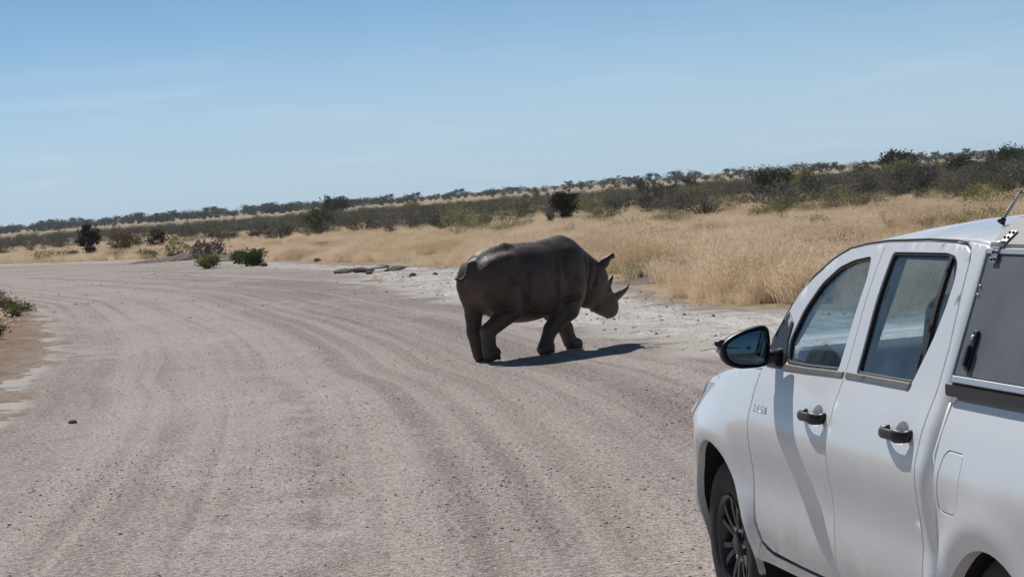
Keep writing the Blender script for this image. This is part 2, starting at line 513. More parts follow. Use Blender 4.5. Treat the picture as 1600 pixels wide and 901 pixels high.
def stone_material(name, stops):
    t = NT(name)
    oi = t.n('ShaderNodeObjectInfo')
    c = t.ramp(oi.outputs['Random'], stops)
    n = t.noise(t.objco(), 2.5, 4, 0.6)
    c = t.mix(t.ramp(n, [(0.35, 0.5), (0.6, 0)]), c, (0.13, 0.105, 0.095))
    p = t.principled(Base_Color=c, Roughness=0.92, Normal=t.bump(n, 0.6, 0.2))
    p.inputs['Specular IOR Level'].default_value = 0.2
    return t.m
M_GRAVEL = stone_material('gravel_stone', [(0.0, (0.16, 0.13, 0.12)), (0.25, (0.34, 0.29, 0.27)), (0.55, (0.55, 0.49, 0.46)), (1.0, (0.78, 0.74, 0.70))])
def gravel():
    P, S = [], []
    def add(n, y0, y1, smin, smax, power):
        # even cover of the road between y0 and y1, inside the view cone and a little beyond
        ys = np.sqrt(rng.uniform(y0 ** 2, y1 ** 2, n))
        xs = ys * rng.uniform(-0.28, 0.28, n)
        ok = (xs > xL(ys) + 0.2) & (xs < xE(ys) - 0.1)
        xs, ys = xs[ok], ys[ok]
        pk = np.sin(xs * 1.7 + np.sin(ys * .5) * 2) + np.sin(ys * .9 + xs * .6) + np.sin(xs * 3.9 - ys * .23)
        kp = rng.random(len(xs)) < np.clip(.30 + .28 * pk, .04, 1)
        xs, ys = xs[kp], ys[kp]
        s = smin * (smax / smin) ** (rng.uniform(0, 1, len(xs)) ** power)
        P.append(np.stack([xs, ys, np.full(len(xs), 0.0)], 1)); S.append(s)
    add(34000, 9, 22, 0.0022, 0.011, 4.0)
    add(20000, 22, 45, 0.0035, 0.013, 4.0)
    add(9000, 45, 90, 0.008, 0.030, 4.0)
    ys = rng.uniform(24, 70, 1100); xs = xR(ys) + (xE(ys) - xR(ys)) * rng.uniform(-.1, 1.0, 1100)
    P.append(np.stack([xs, ys, ys * 0], 1)); S.append(.006 * 5 ** (rng.uniform(0, 1, 1100) ** 4))
    # a few on the sandy verge
    ys = rng.uniform(24, 66, 420); xs = xL(ys) - rng.uniform(1.1, 5, 420)
    P.append(np.stack([xs, ys, ys * 0 + .03], 1)); S.append(.006 * 5 ** (rng.uniform(0, 1, 420) ** 4))
    P = np.concatenate(P); S = np.concatenate(S)
    P[:, 2] += 0.001 + S * 0.12
    n = len(P)
    rot = np.zeros((n, 3)); rot[:, 2] = rng.uniform(0, 6.28, n)
    scl = S[:, None] * rng.uniform(0.8, 1.25, (n, 3))
    var = [piece('gravel_stone_%d' % i, stone_mesh(i, 0.3), [M_GRAVEL]) for i in range(5)]
    scatter('gravel', P, rot, scl, rng.integers(0, 5, n), var, 'loose grey and pale gravel lying all over the dirt road', 'gravel')
gravel()

# ------------------------------------------------------------------ plants
def leaf_material(name, stops, rough=0.7, trans=0.35, posmix=None, world_scale=0.12):
    t = NT(name)
    oi = t.n('ShaderNodeObjectInfo')
    geo = t.n('ShaderNodeNewGeometry')
    f = t.math('ADD', t.math('MULTIPLY', oi.outputs['Random'], 0.5), t.math('MULTIPLY', geo.outputs['Random Per Island'], 0.5))
    c = t.ramp(f, stops)
    if posmix:
        pn = t.noise(geo.outputs['Position'], world_scale, 4, 0.6)
        c = t.mix(t.ramp(pn, [(posmix[1], 0), (posmix[2], posmix[3])]), c, posmix[0])
    d = t.n('ShaderNodeBsdfDiffuse'); t.t.links.new(c, d.inputs['Color'])
    tr = t.n('ShaderNodeBsdfTranslucent'); t.t.links.new(c, tr.inputs['Color'])
    m = t.n('ShaderNodeMixShader'); m.inputs[0].default_value = trans
    t.t.links.new(d.outputs[0], m.inputs[1]); t.t.links.new(tr.outputs[0], m.inputs[2])
    t.t.links.new(m.outputs[0], t.out.inputs['Surface'])
    return t.m

M_STRAW = leaf_material('dry_grass', [(0.1, (0.56, 0.42, 0.275)), (0.40, (0.81, 0.65, 0.47)), (0.75, (0.92, 0.79, 0.61)), (0.95, (0.63, 0.50, 0.37))], trans=0.6,
                        posmix=((0.58, 0.44, 0.28), 0.44, 0.62, 0.8), world_scale=0.28)
M_SCRUB = leaf_material('grey_scrub_leaf', [(0.1, (0.125, 0.122, 0.098)), (0.5, (0.195, 0.187, 0.158)), (0.9, (0.285, 0.265, 0.225))], trans=0.2)
M_SCRUBB = leaf_material('brown_scrub_leaf', [(0.1, (0.15, 0.12, 0.09)), (0.5, (0.235, 0.195, 0.15)), (0.9, (0.31, 0.265, 0.21))], trans=0.2)
M_SCRUBG = leaf_material('green_scrub_leaf', [(0.1, (0.115, 0.122, 0.078)), (0.5, (0.175, 0.180, 0.125)), (0.9, (0.25, 0.245, 0.185))], trans=0.3)
M_GREEN = leaf_material('green_leaf', [(0.1, (0.085, 0.108, 0.036)), (0.5, (0.140, 0.162, 0.056)), (0.9, (0.215, 0.220, 0.090))], trans=0.35)
M_OLIVE = leaf_material('olive_leaf', [(0.1, (0.145, 0.150, 0.055)), (0.5, (0.25, 0.245, 0.10)), (0.9, (0.36, 0.33, 0.15))], trans=0.35)
M_HERB = leaf_material('yellow_green_leaf', [(0.1, (0.17, 0.185, 0.07)), (0.5, (0.27, 0.27, 0.115)), (0.9, (0.36, 0.335, 0.16))], trans=0.45)
M_TREE = leaf_material('tree_leaf', [(0.1, (0.050, 0.062, 0.030)), (0.5, (0.075, 0.088, 0.042)), (0.9, (0.105, 0.115, 0.058))], trans=0.25)
M_DARK = leaf_material('charred_leaf', [(0.1, (0.024, 0.020, 0.015)), (0.6, (0.045, 0.036, 0.026)), (0.95, (0.085, 0.065, 0.045))], trans=0.2)
M_RUST = leaf_material('rusty_leaf', [(0.1, (0.13, 0.075, 0.045)), (0.6, (0.20, 0.125, 0.075)), (0.95, (0.16, 0.14, 0.07))], trans=0.2)
M_FAR = leaf_material('far_tree_leaf', [(0.1, (0.050, 0.058, 0.040)), (0.5, (0.072, 0.080, 0.055)), (0.9, (0.10, 0.105, 0.072))], trans=0.2)
M_TWIG = simple('grey_twig', (0.21, 0.18, 0.15), 0.9, spec=0.1)
M_DTWIG = simple('dark_twig', (0.055, 0.045, 0.038), 0.9, spec=0.1)

def cone_tris(a, b, r0, r1, n=4):
    a, b = np.array(a, float), np.array(b, float)
    d = b - a; L = np.linalg.norm(d) + 1e-9; d /= L
    u = np.cross(d, [0.3, 0.5, 0.81]); u /= np.linalg.norm(u) + 1e-9; w = np.cross(d, u)
    V = []
    for c, r in ((a, r0), (b, r1)):
        for k in range(n):
            t = 2 * math.pi * k / n
            V.append(c + r * (math.cos(t) * u + math.sin(t) * w))
    F = []
    for k in range(n):
        k2 = (k + 1) % n
        F += [(k, k2, n + k2), (k, n + k2, n + k)]
    return np.array(V), np.array(F)

def shrub_parts(seed, rx, h, n_leaf, leaf, n_clump, n_twig, base=0.0, flat=0.0, droop=0.0, twig_r=0.012, spread=0.25, up=0.0, ry=None, shape='dome'):
    """returns (leaf V,F), (twig V,F): leaves gathered in clumps around twig ends"""
    r = np.random.default_rng(seed)
    ry = ry or rx
    C = []
    while len(C) < n_clump:
        p = r.uniform(-1, 1, 3)
        if p @ p > 1: continue
        if p @ p < 0.16 and r.random() < 0.75: continue
        z = (p[2] + 1) / 2
        if shape == 'fan':                      # narrow below, wide flat top
            w = 0.25 + 0.75 * z
            C.append((p[0] * rx * w, p[1] * ry * w, base + (h - base) * z)); continue
        if shape == 'umbrella':
            z = 0.55 + 0.45 * z
            C.append((p[0] * rx, p[1] * ry, base + (h - base) * z)); continue
        C.append((p[0] * rx, p[1] * ry, base + (h - base) * z))
    C = np.array(C)
    which = r.integers(0, n_clump, n_leaf)
    size = spread * rx * r.uniform(0.6, 1.3, n_clump)
    P = C[which] + r.normal(size=(n_leaf, 3)) * size[which][:, None] * np.array([1, 1, 0.75 - flat])
    P[:, 2] = np.maximum(P[:, 2], 0.02)
    d1 = r.normal(size=(n_leaf, 3)); d1[:, 2] = d1[:, 2] * 0.6 + up
    d1 /= np.linalg.norm(d1, axis=1, keepdims=True)
    d2 = np.cross(d1, r.normal(size=(n_leaf, 3))); d2 /= np.linalg.norm(d2, axis=1, keepdims=True)
    s = leaf * r.uniform(0.6, 1.4, n_leaf)[:, None]
    A = P - d1 * s; B = P + d2 * s * 0.42; D = P - d2 * s * 0.42; E_ = P + d1 * s
    V = np.stack([A, B, E_, D], 1).reshape(-1, 3)
    k = np.arange(n_leaf) * 4
    F = np.concatenate([np.stack([k, k + 1, k + 2], 1), np.stack([k, k + 2, k + 3], 1)])
    TV, TF, off = [], [], 0
    for i in range(n_twig):
        c = C[i % n_clump]
        b0 = np.array([r.normal() * rx * 0.10, r.normal() * ry * 0.10, 0.0])
        m = b0 * 0.5 + c * 0.45 + r.normal(size=3) * rx * 0.08; m[2] = max(m[2], 0.1)
        e = c + r.normal(size=3) * rx * 0.10 + np.array([0, 0, 0.06 * h])
        for (p, q, r0, r1) in ((b0, m, twig_r, twig_r * 0.7), (m, e, twig_r * 0.7, twig_r * 0.25)):
            v, f = cone_tris(p, q, r0, r1, 3)
            TV.append(v); TF.append(f + off); off += len(v)
    TV = np.concatenate(TV) if TV else np.zeros((0, 3)); TF = np.concatenate(TF) if TF else np.zeros((0, 3), int)
    return (V, F), (TV, TF)

def shrub_mesh(name, mats, **kw):
    (V, F), (TV, TF) = shrub_parts(**kw)
    VV = np.concatenate([V, TV]); FF = np.concatenate([F, TF + len(V)])
    me = tri_mesh(name, VV, FF, np.concatenate([np.zeros(len(F)), np.ones(len(TF))]))
    for m in mats: me.materials.append(m)
    return me

def plant(name, label, cat, loc, rz, leafmat, twigmat, group=None, crown='crown', stem='stem', **kw):
    """a near plant: Empty > crown, stem"""
    root = empty(name, loc, rz)
    (V, F), (TV, TF) = shrub_parts(**kw)
    link(crown, tri_mesh(crown, V, F), leafmat, root, smooth=False)
    if len(TF): link(stem, tri_mesh(stem, TV, TF), twigmat, root)
    return tag(root, label, cat, group)

# ---- dry grass
def tuft_mesh(seed, n, h, spread, w, head):
    r = np.random.default_rng(seed)
    V, F = [], []
    for i in range(n):
        a = r.uniform(0, 6.283); rad = spread * math.sqrt(r.uniform(0, 1))
        b = np.array([rad * math.cos(a), rad * math.sin(a), 0.0])
        hh = h * r.uniform(0.45, 1.12)
        lean = r.normal(size=2) * 0.17 * hh + b[:2] * 0.55
        m = b + np.array([lean[0] * .30, lean[1] * .30, hh * .58])
        e = b + np.array([lean[0], lean[1], hh * (1 - 0.10 * r.random())])
        t = r.uniform(0, 6.283); d = np.array([math.cos(t), math.sin(t), 0]) * w * r.uniform(0.6, 1.3)
        k = len(V)
        V += [b - d, b + d, m + d * .8, m - d * .8, e]
        F += [(k, k + 1, k + 2), (k, k + 2, k + 3), (k + 3, k + 2, k + 4)]
        if r.random() < head:                     # feathery seed head: short hairs along the tip
            for q in range(5):
                c = m + (e - m) * r.uniform(0.35, 1.05)
                dd = r.normal(size=3) * 0.022; dd[2] = abs(dd[2]) + 0.016
                x = np.cross(dd, r.normal(size=3)); x *= w * 0.9 / (np.linalg.norm(x) + 1e-9)
                k = len(V); V += [c - x, c + x, c + dd * 1.7]; F.append((k, k + 1, k + 2))
    return tri_mesh('grass_tuft', np.array(V), np.array(F))

def grass():
    var = [piece('grass_tuft_%d' % i, tuft_mesh(40 + i, 170, 0.56, 0.24, 0.0020, 0.8), [M_STRAW]) for i in range(6)]
    P = []
    def dens(x, y):
        v = np.sin(x * .55 + 1.3 * np.sin(y * .21)) + np.sin(y * .34 + 2.1 * np.sin(x * .4)) + 0.8 * np.sin(x * 1.3 + y * .9)
        return v
    def add(n, y0, y1, keep, smin, smax):
        ys = np.sqrt(rng.uniform(y0 ** 2, y1 ** 2, n)); xs = ys * rng.uniform(-0.30, 0.32, n)
        e = xE(ys) + rng.normal(0, 0.22, n) + 0.35 + 0.25 * np.sin(ys * 1.7)
        d = dens(xs, ys)
        ok = (xs > e) & (rng.random(n) < np.clip(keep + 0.42 * d, 0.05, 1))
        # bare rubbly pocket by the shoulder, right of the animal
        ok &= ~((np.hypot((xs - 3.0) / 1.3, (ys - 46) / 4.5) < 1) & (rng.random(n) < 0.93))
        ok &= ~((np.hypot((xs + 15.5) / 4.5, (ys - 105) / 6) < 1) & (rng.random(n) < 0.9))
        xs, ys, d = xs[ok], ys[ok], d[ok]
        s = rng.uniform(smin, smax, len(xs)) * (1 + 0.10 * np.clip(d, -2, 2))
        s *= np.clip((xs - xE(ys)) / 0.9, 0.40, 1) * np.interp(ys, [36, 60, 85, 110, 330], [.95, .85, .60, .48, .42])
        s *= 1 + .22 * np.sin(xs * 2.3 + 2 * np.sin(ys * .8)) * np.sin(ys * 1.1 + xs)
        P.append(np.stack([xs, ys, np.full(len(xs), -0.02), s], 1))
    add(24000, 14, 48, 0.66, 0.60, 1.25)
    add(34000, 48, 95, 0.44, 0.70, 1.25)
    add(36000, 95, 190, 0.42, 0.80, 1.35)
    add(14000, 190, 330, 0.4, 0.9, 1.4)
    # left of the road, behind the sandy bank
    ys = np.sqrt(rng.uniform(20 ** 2, 130 ** 2, 9000)); xs = ys * rng.uniform(-0.42, -0.14, 9000)
    ok = (xs < xL(ys) - 4.6 + rng.normal(0, .5, 9000)) & (rng.random(9000) < .55)
    P.append(np.stack([xs[ok], ys[ok], np.full(ok.sum(), 0.0), rng.uniform(.5, .95, ok.sum())], 1))
    P = np.concatenate(P); n = len(P)
    rot = rng.normal(0, 0.10, (n, 3)); rot[:, 2] = rng.uniform(0, 6.28, n)
    scl = np.stack([P[:, 3] * rng.uniform(0.9, 1.5, n), P[:, 3] * rng.uniform(0.9, 1.5, n), P[:, 3]], 1)
    scatter('dry_grass', P[:, :3], rot, scl, rng.integers(0, 6, n), var, 'tall straw coloured dry grass growing between the road shoulder and the scrub', 'grass')
    print('grass tufts', n)
grass()

# ---- labels for plants of a belt: by the landmark they stand over, the extremes of each stretch singled out
STRETCH = [(-9, -.190, 'at the far left frame edge'), (-.190, -.158, 'above the tall blackish bush'), (-.158, -.125, 'between the blackish bush and the roadside shrubs'), (-.125, -.090, 'above the green roadside shrubs'),
           (-.090, -.060, 'around the round tree left of centre'), (-.060, -.028, 'between the round tree and the rhinoceros'), (-.028, .000, 'above the rump of the rhinoceros'), (.000, .016, 'above the hump of the rhinoceros'),
           (.016, .036, 'around the black umbrella shaped bush'), (.036, .060, 'above the horns of the rhinoceros'), (.060, .085, 'above the gap between rhinoceros and pickup'), (.085, .105, 'above the wing mirror of the pickup'),
           (.105, .128, 'around the leafy green tree with pale stems'), (.128, .155, 'above the front door of the pickup'), (.155, .180, 'around the tallest tree at right'), (.180, .205, 'above the rear door of the pickup'), (.205, 9, 'at the right frame edge')]
def tell_apart(made, name, cat, look, group):
    for a0, a1, where in STRETCH:
        L = [m for m in made if a0 <= m[1] < a1]
        if not L: continue
        done = {}
        def pick(key, word):
            rest = [m for m in L if id(m[0]) not in done]
            if len(rest) > 1: done[id(max(rest, key=key)[0])] = word
        if where[:2] != 'at' or 'left' in where: pick(lambda m: m[1], 'rightmost')
        if 'left' not in where: pick(lambda m: -m[1], 'leftmost')
        pick(lambda m: m[3] / m[2], 'largest')
        pick(lambda m: -m[3] / m[2], 'smallest')
        for o, a, y, s in L:
            w = done.get(id(o))
            tag(o, (w + ' ' if w else '') + look + ' ' + where, cat, group + ' ' + where)

# ---- grey scrub: the nearest 260 as single bushes, the rest as one mass
def scrub():
    var = []
    for i in range(7):
        h = [1.15, 1.35, 1.0, 1.5, 1.25, 0.9, 1.4][i]
        var.append(shrub_mesh('scrub_bush', [[M_SCRUB, M_SCRUB, M_SCRUBB, M_SCRUBG, M_SCRUB, M_SCRUBB, M_SCRUBG][i], [M_TWIG, M_DTWIG][i % 3 == 1]], seed=100 + i, rx=[.85, 1.0, .8, .9, 1.15, .75, .8][i], h=h, n_leaf=[520, 480, 260, 560, 480, 180, 520][i], leaf=0.055, n_clump=34, n_twig=[46, 60, 70, 30, 56, 80, 40][i],
                              base=0.10, spread=0.17, up=0.5, twig_r=0.016, shape='fan' if i % 2 else 'dome'))
    P = []
    n = 8200
    ys = np.sqrt(rng.uniform(95 ** 2, 390 ** 2, n)); xs = ys * rng.uniform(-0.29, 0.31, n)
    lim = 132 - 150 * (xs / ys) + 7 * np.sin(xs * .35) + 5 * np.sin(xs * 1.1 + 1)     # where the grass gives way to scrub
    cl = np.sin(xs * .23 + np.sin(ys * .06) * 2) + np.sin(ys * .11 + xs * .09)
    ok = (ys > lim) & (rng.random(n) < np.clip(.16 + .26 * cl + np.clip((ys - lim) / 160, 0, .42), .03, 1))
    xs, ys = xs[ok], ys[ok]
    # stragglers in the grass
    m = 900
    y2 = rng.uniform(74, 165, m); a2 = rng.uniform(-.20, .30, m); x2 = y2 * a2
    l2 = 108 - 150 * a2                                       # mixed grass and bushes in front of the belt
    k2 = (x2 > xE(y2) + 8) & (y2 > l2) & (rng.random(m) < np.clip((y2 - l2) / 45, .08, .8) * np.clip(.5 + .5 * np.sin(x2 * .31 + np.sin(y2 * .12) * 2), .1, 1))
    xs = np.concatenate([xs, x2[k2]]); ys = np.concatenate([ys, y2[k2]])
    o = np.argsort(np.hypot(xs, ys)); xs, ys = xs[o], ys[o]
    clr = ~((np.abs(xs / ys - .0258) < .010) & (ys < 131))
    xs, ys = xs[clr], ys[clr]
    vis = np.abs(xs / ys) < 0.235
    made = []
    near = np.where(vis)[0][:260]
    isn = np.zeros(len(xs), bool); isn[near] = True
    for i in near:
        o = bpy.data.objects.new('scrub_bush', var[int(rng.integers(0, 7))])
        COL.objects.link(o)
        s = float(np.clip(np.exp(rng.normal(-.22, .30)), .4, 1.22)) * (1 if ys[i] < 140 else .85)
        o.location = (xs[i], ys[i], -0.02); o.rotation_euler = (0, 0, rng.uniform(0, 6.28))
        o.scale = (s * rng.uniform(.9, 1.3), s * rng.uniform(.9, 1.3), s)
        made.append((o, xs[i] / ys[i], ys[i], s))
    tell_apart(made, 'scrub bush', 'bush', 'grey twiggy scrub bush', 'scrub bushes')
    R = ~isn; n = R.sum()
    pts = np.stack([xs[R], ys[R], np.full(n, -0.02)], 1)
    rot = np.zeros((n, 3)); rot[:, 2] = rng.uniform(0, 6.28, n)
    s = np.clip(np.exp(rng.normal(-.2, .30, n)), .4, 1.3) * np.interp(ys[R], [150, 200, 390], [.9, .76, .66])
    scl = np.stack([s * rng.uniform(.9, 1.4, n), s * rng.uniform(.9, 1.4, n), s], 1)
    pv = [bpy.data.objects.new('scrub_piece_%d' % i, v) for i, v in enumerate(var)]
    scatter('scrub', pts, rot, scl, rng.integers(0, 7, n), pv, 'dense belt of grey green scrub reaching back towards the far treeline', 'scrub')
    print('scrub', len(near), n)
scrub()

# ---- skyline trees
def skyline():
    var = []
    for i in range(8):
        h = [4.2, 3.6, 4.8, 3.2, 3.9, 4.5, 3.0, 4.0][i]
        var.append(shrub_mesh('skyline_tree', [M_FAR, M_DTWIG], seed=300 + i, rx=[2.6, 2.9, 2.3, 2.7, 3.4, 2.1, 2.4, 3.0][i], h=h, n_leaf=520, leaf=0.30, n_clump=26, n_twig=10,
                              base=h * (0.12 if i % 3 else 0.3), spread=0.20, twig_r=0.14, flat=0.1))
    r = np.random.default_rng(12)
    made = []
    def place(a, y, s):
        o = bpy.data.objects.new('skyline_tree', var[int(r.integers(0, 8))]); COL.objects.link(o)
        o.location = (a * y, y, -0.05); o.rotation_euler = (0, 0, r.uniform(0, 6.28))
        o.scale = (s * r.uniform(1.1, 1.8), s * r.uniform(1.1, 1.8), s)
        made.append((o, a, y, s))
    a = -0.255
    while a < 0.26:
        t = (a + 0.25) / 0.5
        y = r.uniform(780, 1020) if t < .55 else r.uniform(650, 860)
        s = r.uniform(.52, .98)
        place(a, y, s)
        if t < .4: place(a + r.uniform(-.003, .003), y + r.uniform(60, 220), s * r.uniform(.9, 1.2))
        a += r.uniform(0.0020, 0.0046) * (1.0 if t < .5 else 1.45)
    tell_apart(made, 'skyline tree', 'tree', 'small dark tree on the skyline', 'skyline trees')
skyline()

# ---- plants that stand out, each one at its own place
def named_plants():
    def small(seed, rx, h, **k):
        d = dict(seed=seed, rx=rx, h=h, n_leaf=900, leaf=0.05, n_clump=40, n_twig=24, base=0.05, spread=0.20, up=0.4, twig_r=0.010)
        d.update(k); return d
    # by the bend
    plant('green_shrub', 'round olive green shrub at the edge of the road bend, nearest roadside shrub', 'shrub', (-11.1, 85.0, 0), 0.3, M_OLIVE, M_TWIG, 'green shrubs at the road bend', **small(1, .40, .52, leaf=0.06))
    plant('green_shrub', 'bright green spreading shrub beside the road edge, right of the olive roadside shrub', 'shrub', (-9.3, 84.0, 0), 1.3, M_GREEN, M_TWIG, 'green shrubs at the road bend', **small(2, .50, .54, n_leaf=1400, leaf=0.06))
    plant('green_shrub', 'small green tuft of a shrub between the olive and the bright green roadside shrubs', 'shrub', (-10.5, 89.5, 0), 2.3, M_GREEN, M_TWIG, 'green shrubs at the road bend', **small(3, .36, .50))
    plant('grey_shrub', 'grey green shrub behind the olive roadside shrub in front of the golden grass', 'shrub', (-13.0, 100.0, 0), .3, M_SCRUB, M_TWIG, **small(4, .75, .85, n_leaf=900, leaf=0.07))
    plant('green_shrub', 'yellow green shrub left of the grey roadside shrub, in the grass edge', 'shrub', (-15.1, 105.0, 0), .9, M_OLIVE, M_TWIG, **small(5, .55, .95))
    # burnt looking bush and companions on the left
    plant('dark_bush', 'tall blackish upright bush beside the far bend of the road at left', 'bush', (-24.1, 133.0, 0), .3, M_DARK, M_DTWIG, **small(6, .55, 1.95, n_leaf=1500, leaf=0.085, n_clump=30, ry=.5, base=.10, spread=.22, n_twig=60))
    plant('rusty_bush', 'reddish brown low bush just right of the tall blackish bush', 'bush', (-22.9, 138.0, 0), .3, M_RUST, M_DTWIG, **small(7, .95, 1.35, n_leaf=1100, leaf=0.08, n_twig=50))
    plant('dark_bush', 'small blackish bush on the right of the reddish brown low bush', 'bush', (-21.4, 141.0, 0), .3, M_DARK, M_DTWIG, **small(8, .62, 1.25, n_leaf=700, leaf=0.08, n_twig=50))
    for i, (x, y, w, h, l) in enumerate([(-28.0, 139.0, .95, .45, 'leftmost low green plant along the far edge of the road bend'),
                                         (-25.2, 131.5, .60, .55, 'low green plant left of the foot of the tall blackish bush'),
                                         (-18.0, 115.0, .55, .42, 'low dark green plant at the left end of the dirt heap'),
                                         (-20.5, 121.0, .70, .35, 'low green plant on the road edge right of the blackish bush')]):
        plant('low_plant', l, 'plant', (x, y, 0), i, M_GREEN, M_TWIG, 'low plants along the far road edge', **small(20 + i, w, h, n_leaf=600))
    # umbrella shaped dark tree behind the animal
    plant('umbrella_bush', 'blackish umbrella shaped bush with a flat crown in the scrub behind the rhinoceros', 'bush', (3.3, 128.0, 0), .3, M_DARK, M_DTWIG,
          **small(31, 1.20, 1.62, n_leaf=2400, leaf=0.085, n_clump=40, n_twig=80, ry=.9, shape='fan', base=.45, spread=.13, twig_r=.03))
    # round trees
    plant('round_tree', 'round dark green tree rising out of the scrub near the skyline, left of centre', 'tree', (-29.2, 395.0, 0), .3, M_TREE, M_DTWIG, stem='trunk', **small(32, 2.3, 3.0, n_leaf=2200, leaf=0.24, n_clump=50, base=.5, twig_r=.08))
    plant('round_tree', 'leafy green tree with pale stems in the scrub, right of the umbrella shaped bush', 'tree', (17.9, 154.0, 0), .3, M_TREE, M_TWIG, stem='trunk', **small(33, 1.2, 1.95, n_leaf=2600, leaf=0.11, n_clump=60, base=.55, twig_r=.035, n_twig=34))
    plant('round_tree', 'smaller olive green tree touching the right side of the leafy green tree', 'tree', (21.5, 165.0, 0), .3, M_OLIVE, M_TWIG, stem='trunk', **small(34, .9, 1.75, n_leaf=1600, leaf=0.11, n_clump=40, base=.6, twig_r=.03))
    plant('tall_tree', 'tallest tree on the right, its crown breaking the skyline above the pickup', 'tree', (47.0, 275.0, 0), .3, M_TREE, M_DTWIG, stem='trunk', **small(35, 2.0, 3.0, n_leaf=2400, leaf=0.22, n_clump=60, base=.6, twig_r=.10, spread=.16))
    plant('round_tree', 'round dark green tree at right below the skyline, right of the tallest tree', 'tree', (44.0, 222.0, 0), .3, M_TREE, M_DTWIG, stem='trunk', **small(36, 1.45, 1.85, n_leaf=2200, leaf=0.16, n_clump=50, base=.25, twig_r=.06))
    plant('round_tree', 'wide dark tree on the right close to the frame edge under the skyline', 'tree', (56.5, 255.0, 0), .3, M_TREE, M_DTWIG, stem='trunk', **small(37, 2.2, 2.4, n_leaf=2400, leaf=0.18, n_clump=50, base=.3, twig_r=.07))
    plant('round_tree', 'flat topped olive tree between the tallest tree and the round dark green one', 'tree', (42.0, 245.0, 0), .3, M_OLIVE, M_DTWIG, stem='trunk', **small(38, 1.7, 1.7, n_leaf=1600, leaf=0.16, n_clump=40, base=.5, twig_r=.06))
    # big grey bushes above the pickup
    for i, (x, y, w, h, l) in enumerate([(16.9, 126.0, .95, 1.75, 'bare grey bush with upright stems, leftmost in the row above the pickup'),
                                         (19.6, 127.0, 1.05, 1.65, 'big grey rounded bush, second from the left in the row above the pickup'),
                                         (21.0, 123.0, 1.10, 1.85, 'biggest dark grey bush with upright twigs, mid row above the pickup'),
                                         (22.6, 124.5, 1.15, 1.75, 'dark grey bush joined to the right side of the biggest one'),
                                         (27.0, 129.0, 1.15, 1.70, 'grey bush second from the right in the row above the pickup'),
                                         (29.3, 131.0, 1.20, 1.85, 'grey bush cut by the right frame edge above the roof of the pickup')]):
        plant('grey_bush', l, 'bush', (x, y, 0), i * 1.1, M_SCRUB, M_DTWIG if i in (0, 2) else M_TWIG, 'big grey bushes above the pickup',
              **small(50 + i, w, h, n_leaf=700 if i == 0 else 2000, leaf=0.065, n_clump=60, n_twig=90, shape='fan' if i in (0, 2) else 'dome', up=.8, twig_r=.020))
    # bare shrubs in the grass behind the animal
    for i, (x, y, w, h, l) in enumerate([(0.85, 138.0, 1.0, 1.5, 'bare grey shrub with fanned twigs left of the umbrella shaped bush'),
                                         (-6.2, 150.0, .75, 1.2, 'bare twiggy shrub in the grass above the rump of the rhinoceros'),
                                         (2.3, 122.0, .40, .95, 'thin bare sapling in the pale grass over the hump of the rhinoceros'),
                                         (9.4, 144.0, .75, 1.35, 'bare grey shrub at the scrub edge right of the umbrella shaped bush'),
                                         (10.4, 135.0, .65, 1.1, 'small dark grey shrub in front of the scrub, right of the rhinoceros')]):
        plant('bare_shrub', l, 'shrub', (x, y, 0), i * 1.7, M_SCRUB, M_DTWIG, 'bare shrubs behind the rhinoceros', **small(70 + i, w, h, n_leaf=260 if i < 4 else 1200, leaf=0.05, n_clump=40, n_twig=60, shape='fan', up=.8, twig_r=.018))
    # yellow green low bushes in the grass
    for i, (x, y, w, h, m, l) in enumerate([(-2.3, 111.0, .85, .72, M_HERB, 'low green bush in the grass above the rump of the rhinoceros'),
                                            (-0.4, 114.5, 1.25, .62, M_HERB, 'low yellow green bush in the grass over the back of the rhinoceros'),
                                            (4.4, 115.0, .95, .75, M_HERB, 'low yellow green bush in the grass over the neck of the rhinoceros'),
                                            (10.3, 109.0, 1.0, .50, M_HERB, 'low green bush in the grass to the right of the rhinoceros'),
                                            (12.6, 90.0, 1.15, .50, M_HERB, 'long low green bush in the grass left of the pickup roof'),
                                            (11.6, 96.0, .9, .42, M_HERB, 'low green patch of a bush in the grass left of the long green one'),
                                            (14.7, 72.0, .42, .55, M_HERB, 'round olive bush in the grass just above the pickup roof'),
                                            (14.2, 65.0, .50, .50, M_HERB, 'olive bush in the grass behind the pickup aerial'),
                                            (17.0, 91.0, .75, .45, M_HERB, 'small green bush in the grass high above the pickup roof'),
                                            (-12.7, 158.0, .9, .65, M_HERB, 'olive bush in the pale grass left of the rhinoceros'),
                                            (2.9, 48.0, .50, .26, M_HERB, 'low olive plant on the rubble in front of the horns of the rhinoceros'),
                                            (3.35, 46.5, .42, .30, M_HERB, 'low green plant on the rubble between the horns and the pickup'),
                                            (-7.9, 99.0, .55, .35, M_HERB, 'low green plant in the golden grass right of the roadside shrubs'),
                                            (-5.2, 80.0, .5, .30, M_HERB, 'low olive plant in the grass edge behind the heap of stones')]):
        plant('low_bush', l, 'bush', (x, y, 0), i * .8, m, M_TWIG, 'low green bushes in the dry grass', **small(90 + i, w * 1.25, h * (2.0 if i < 10 else 1.0), n_leaf=2600, leaf=0.030, n_clump=70, base=.02, spread=.16))
    # small dead bushes standing in the tall grass
    rr = np.random.default_rng(77)
    k = 0
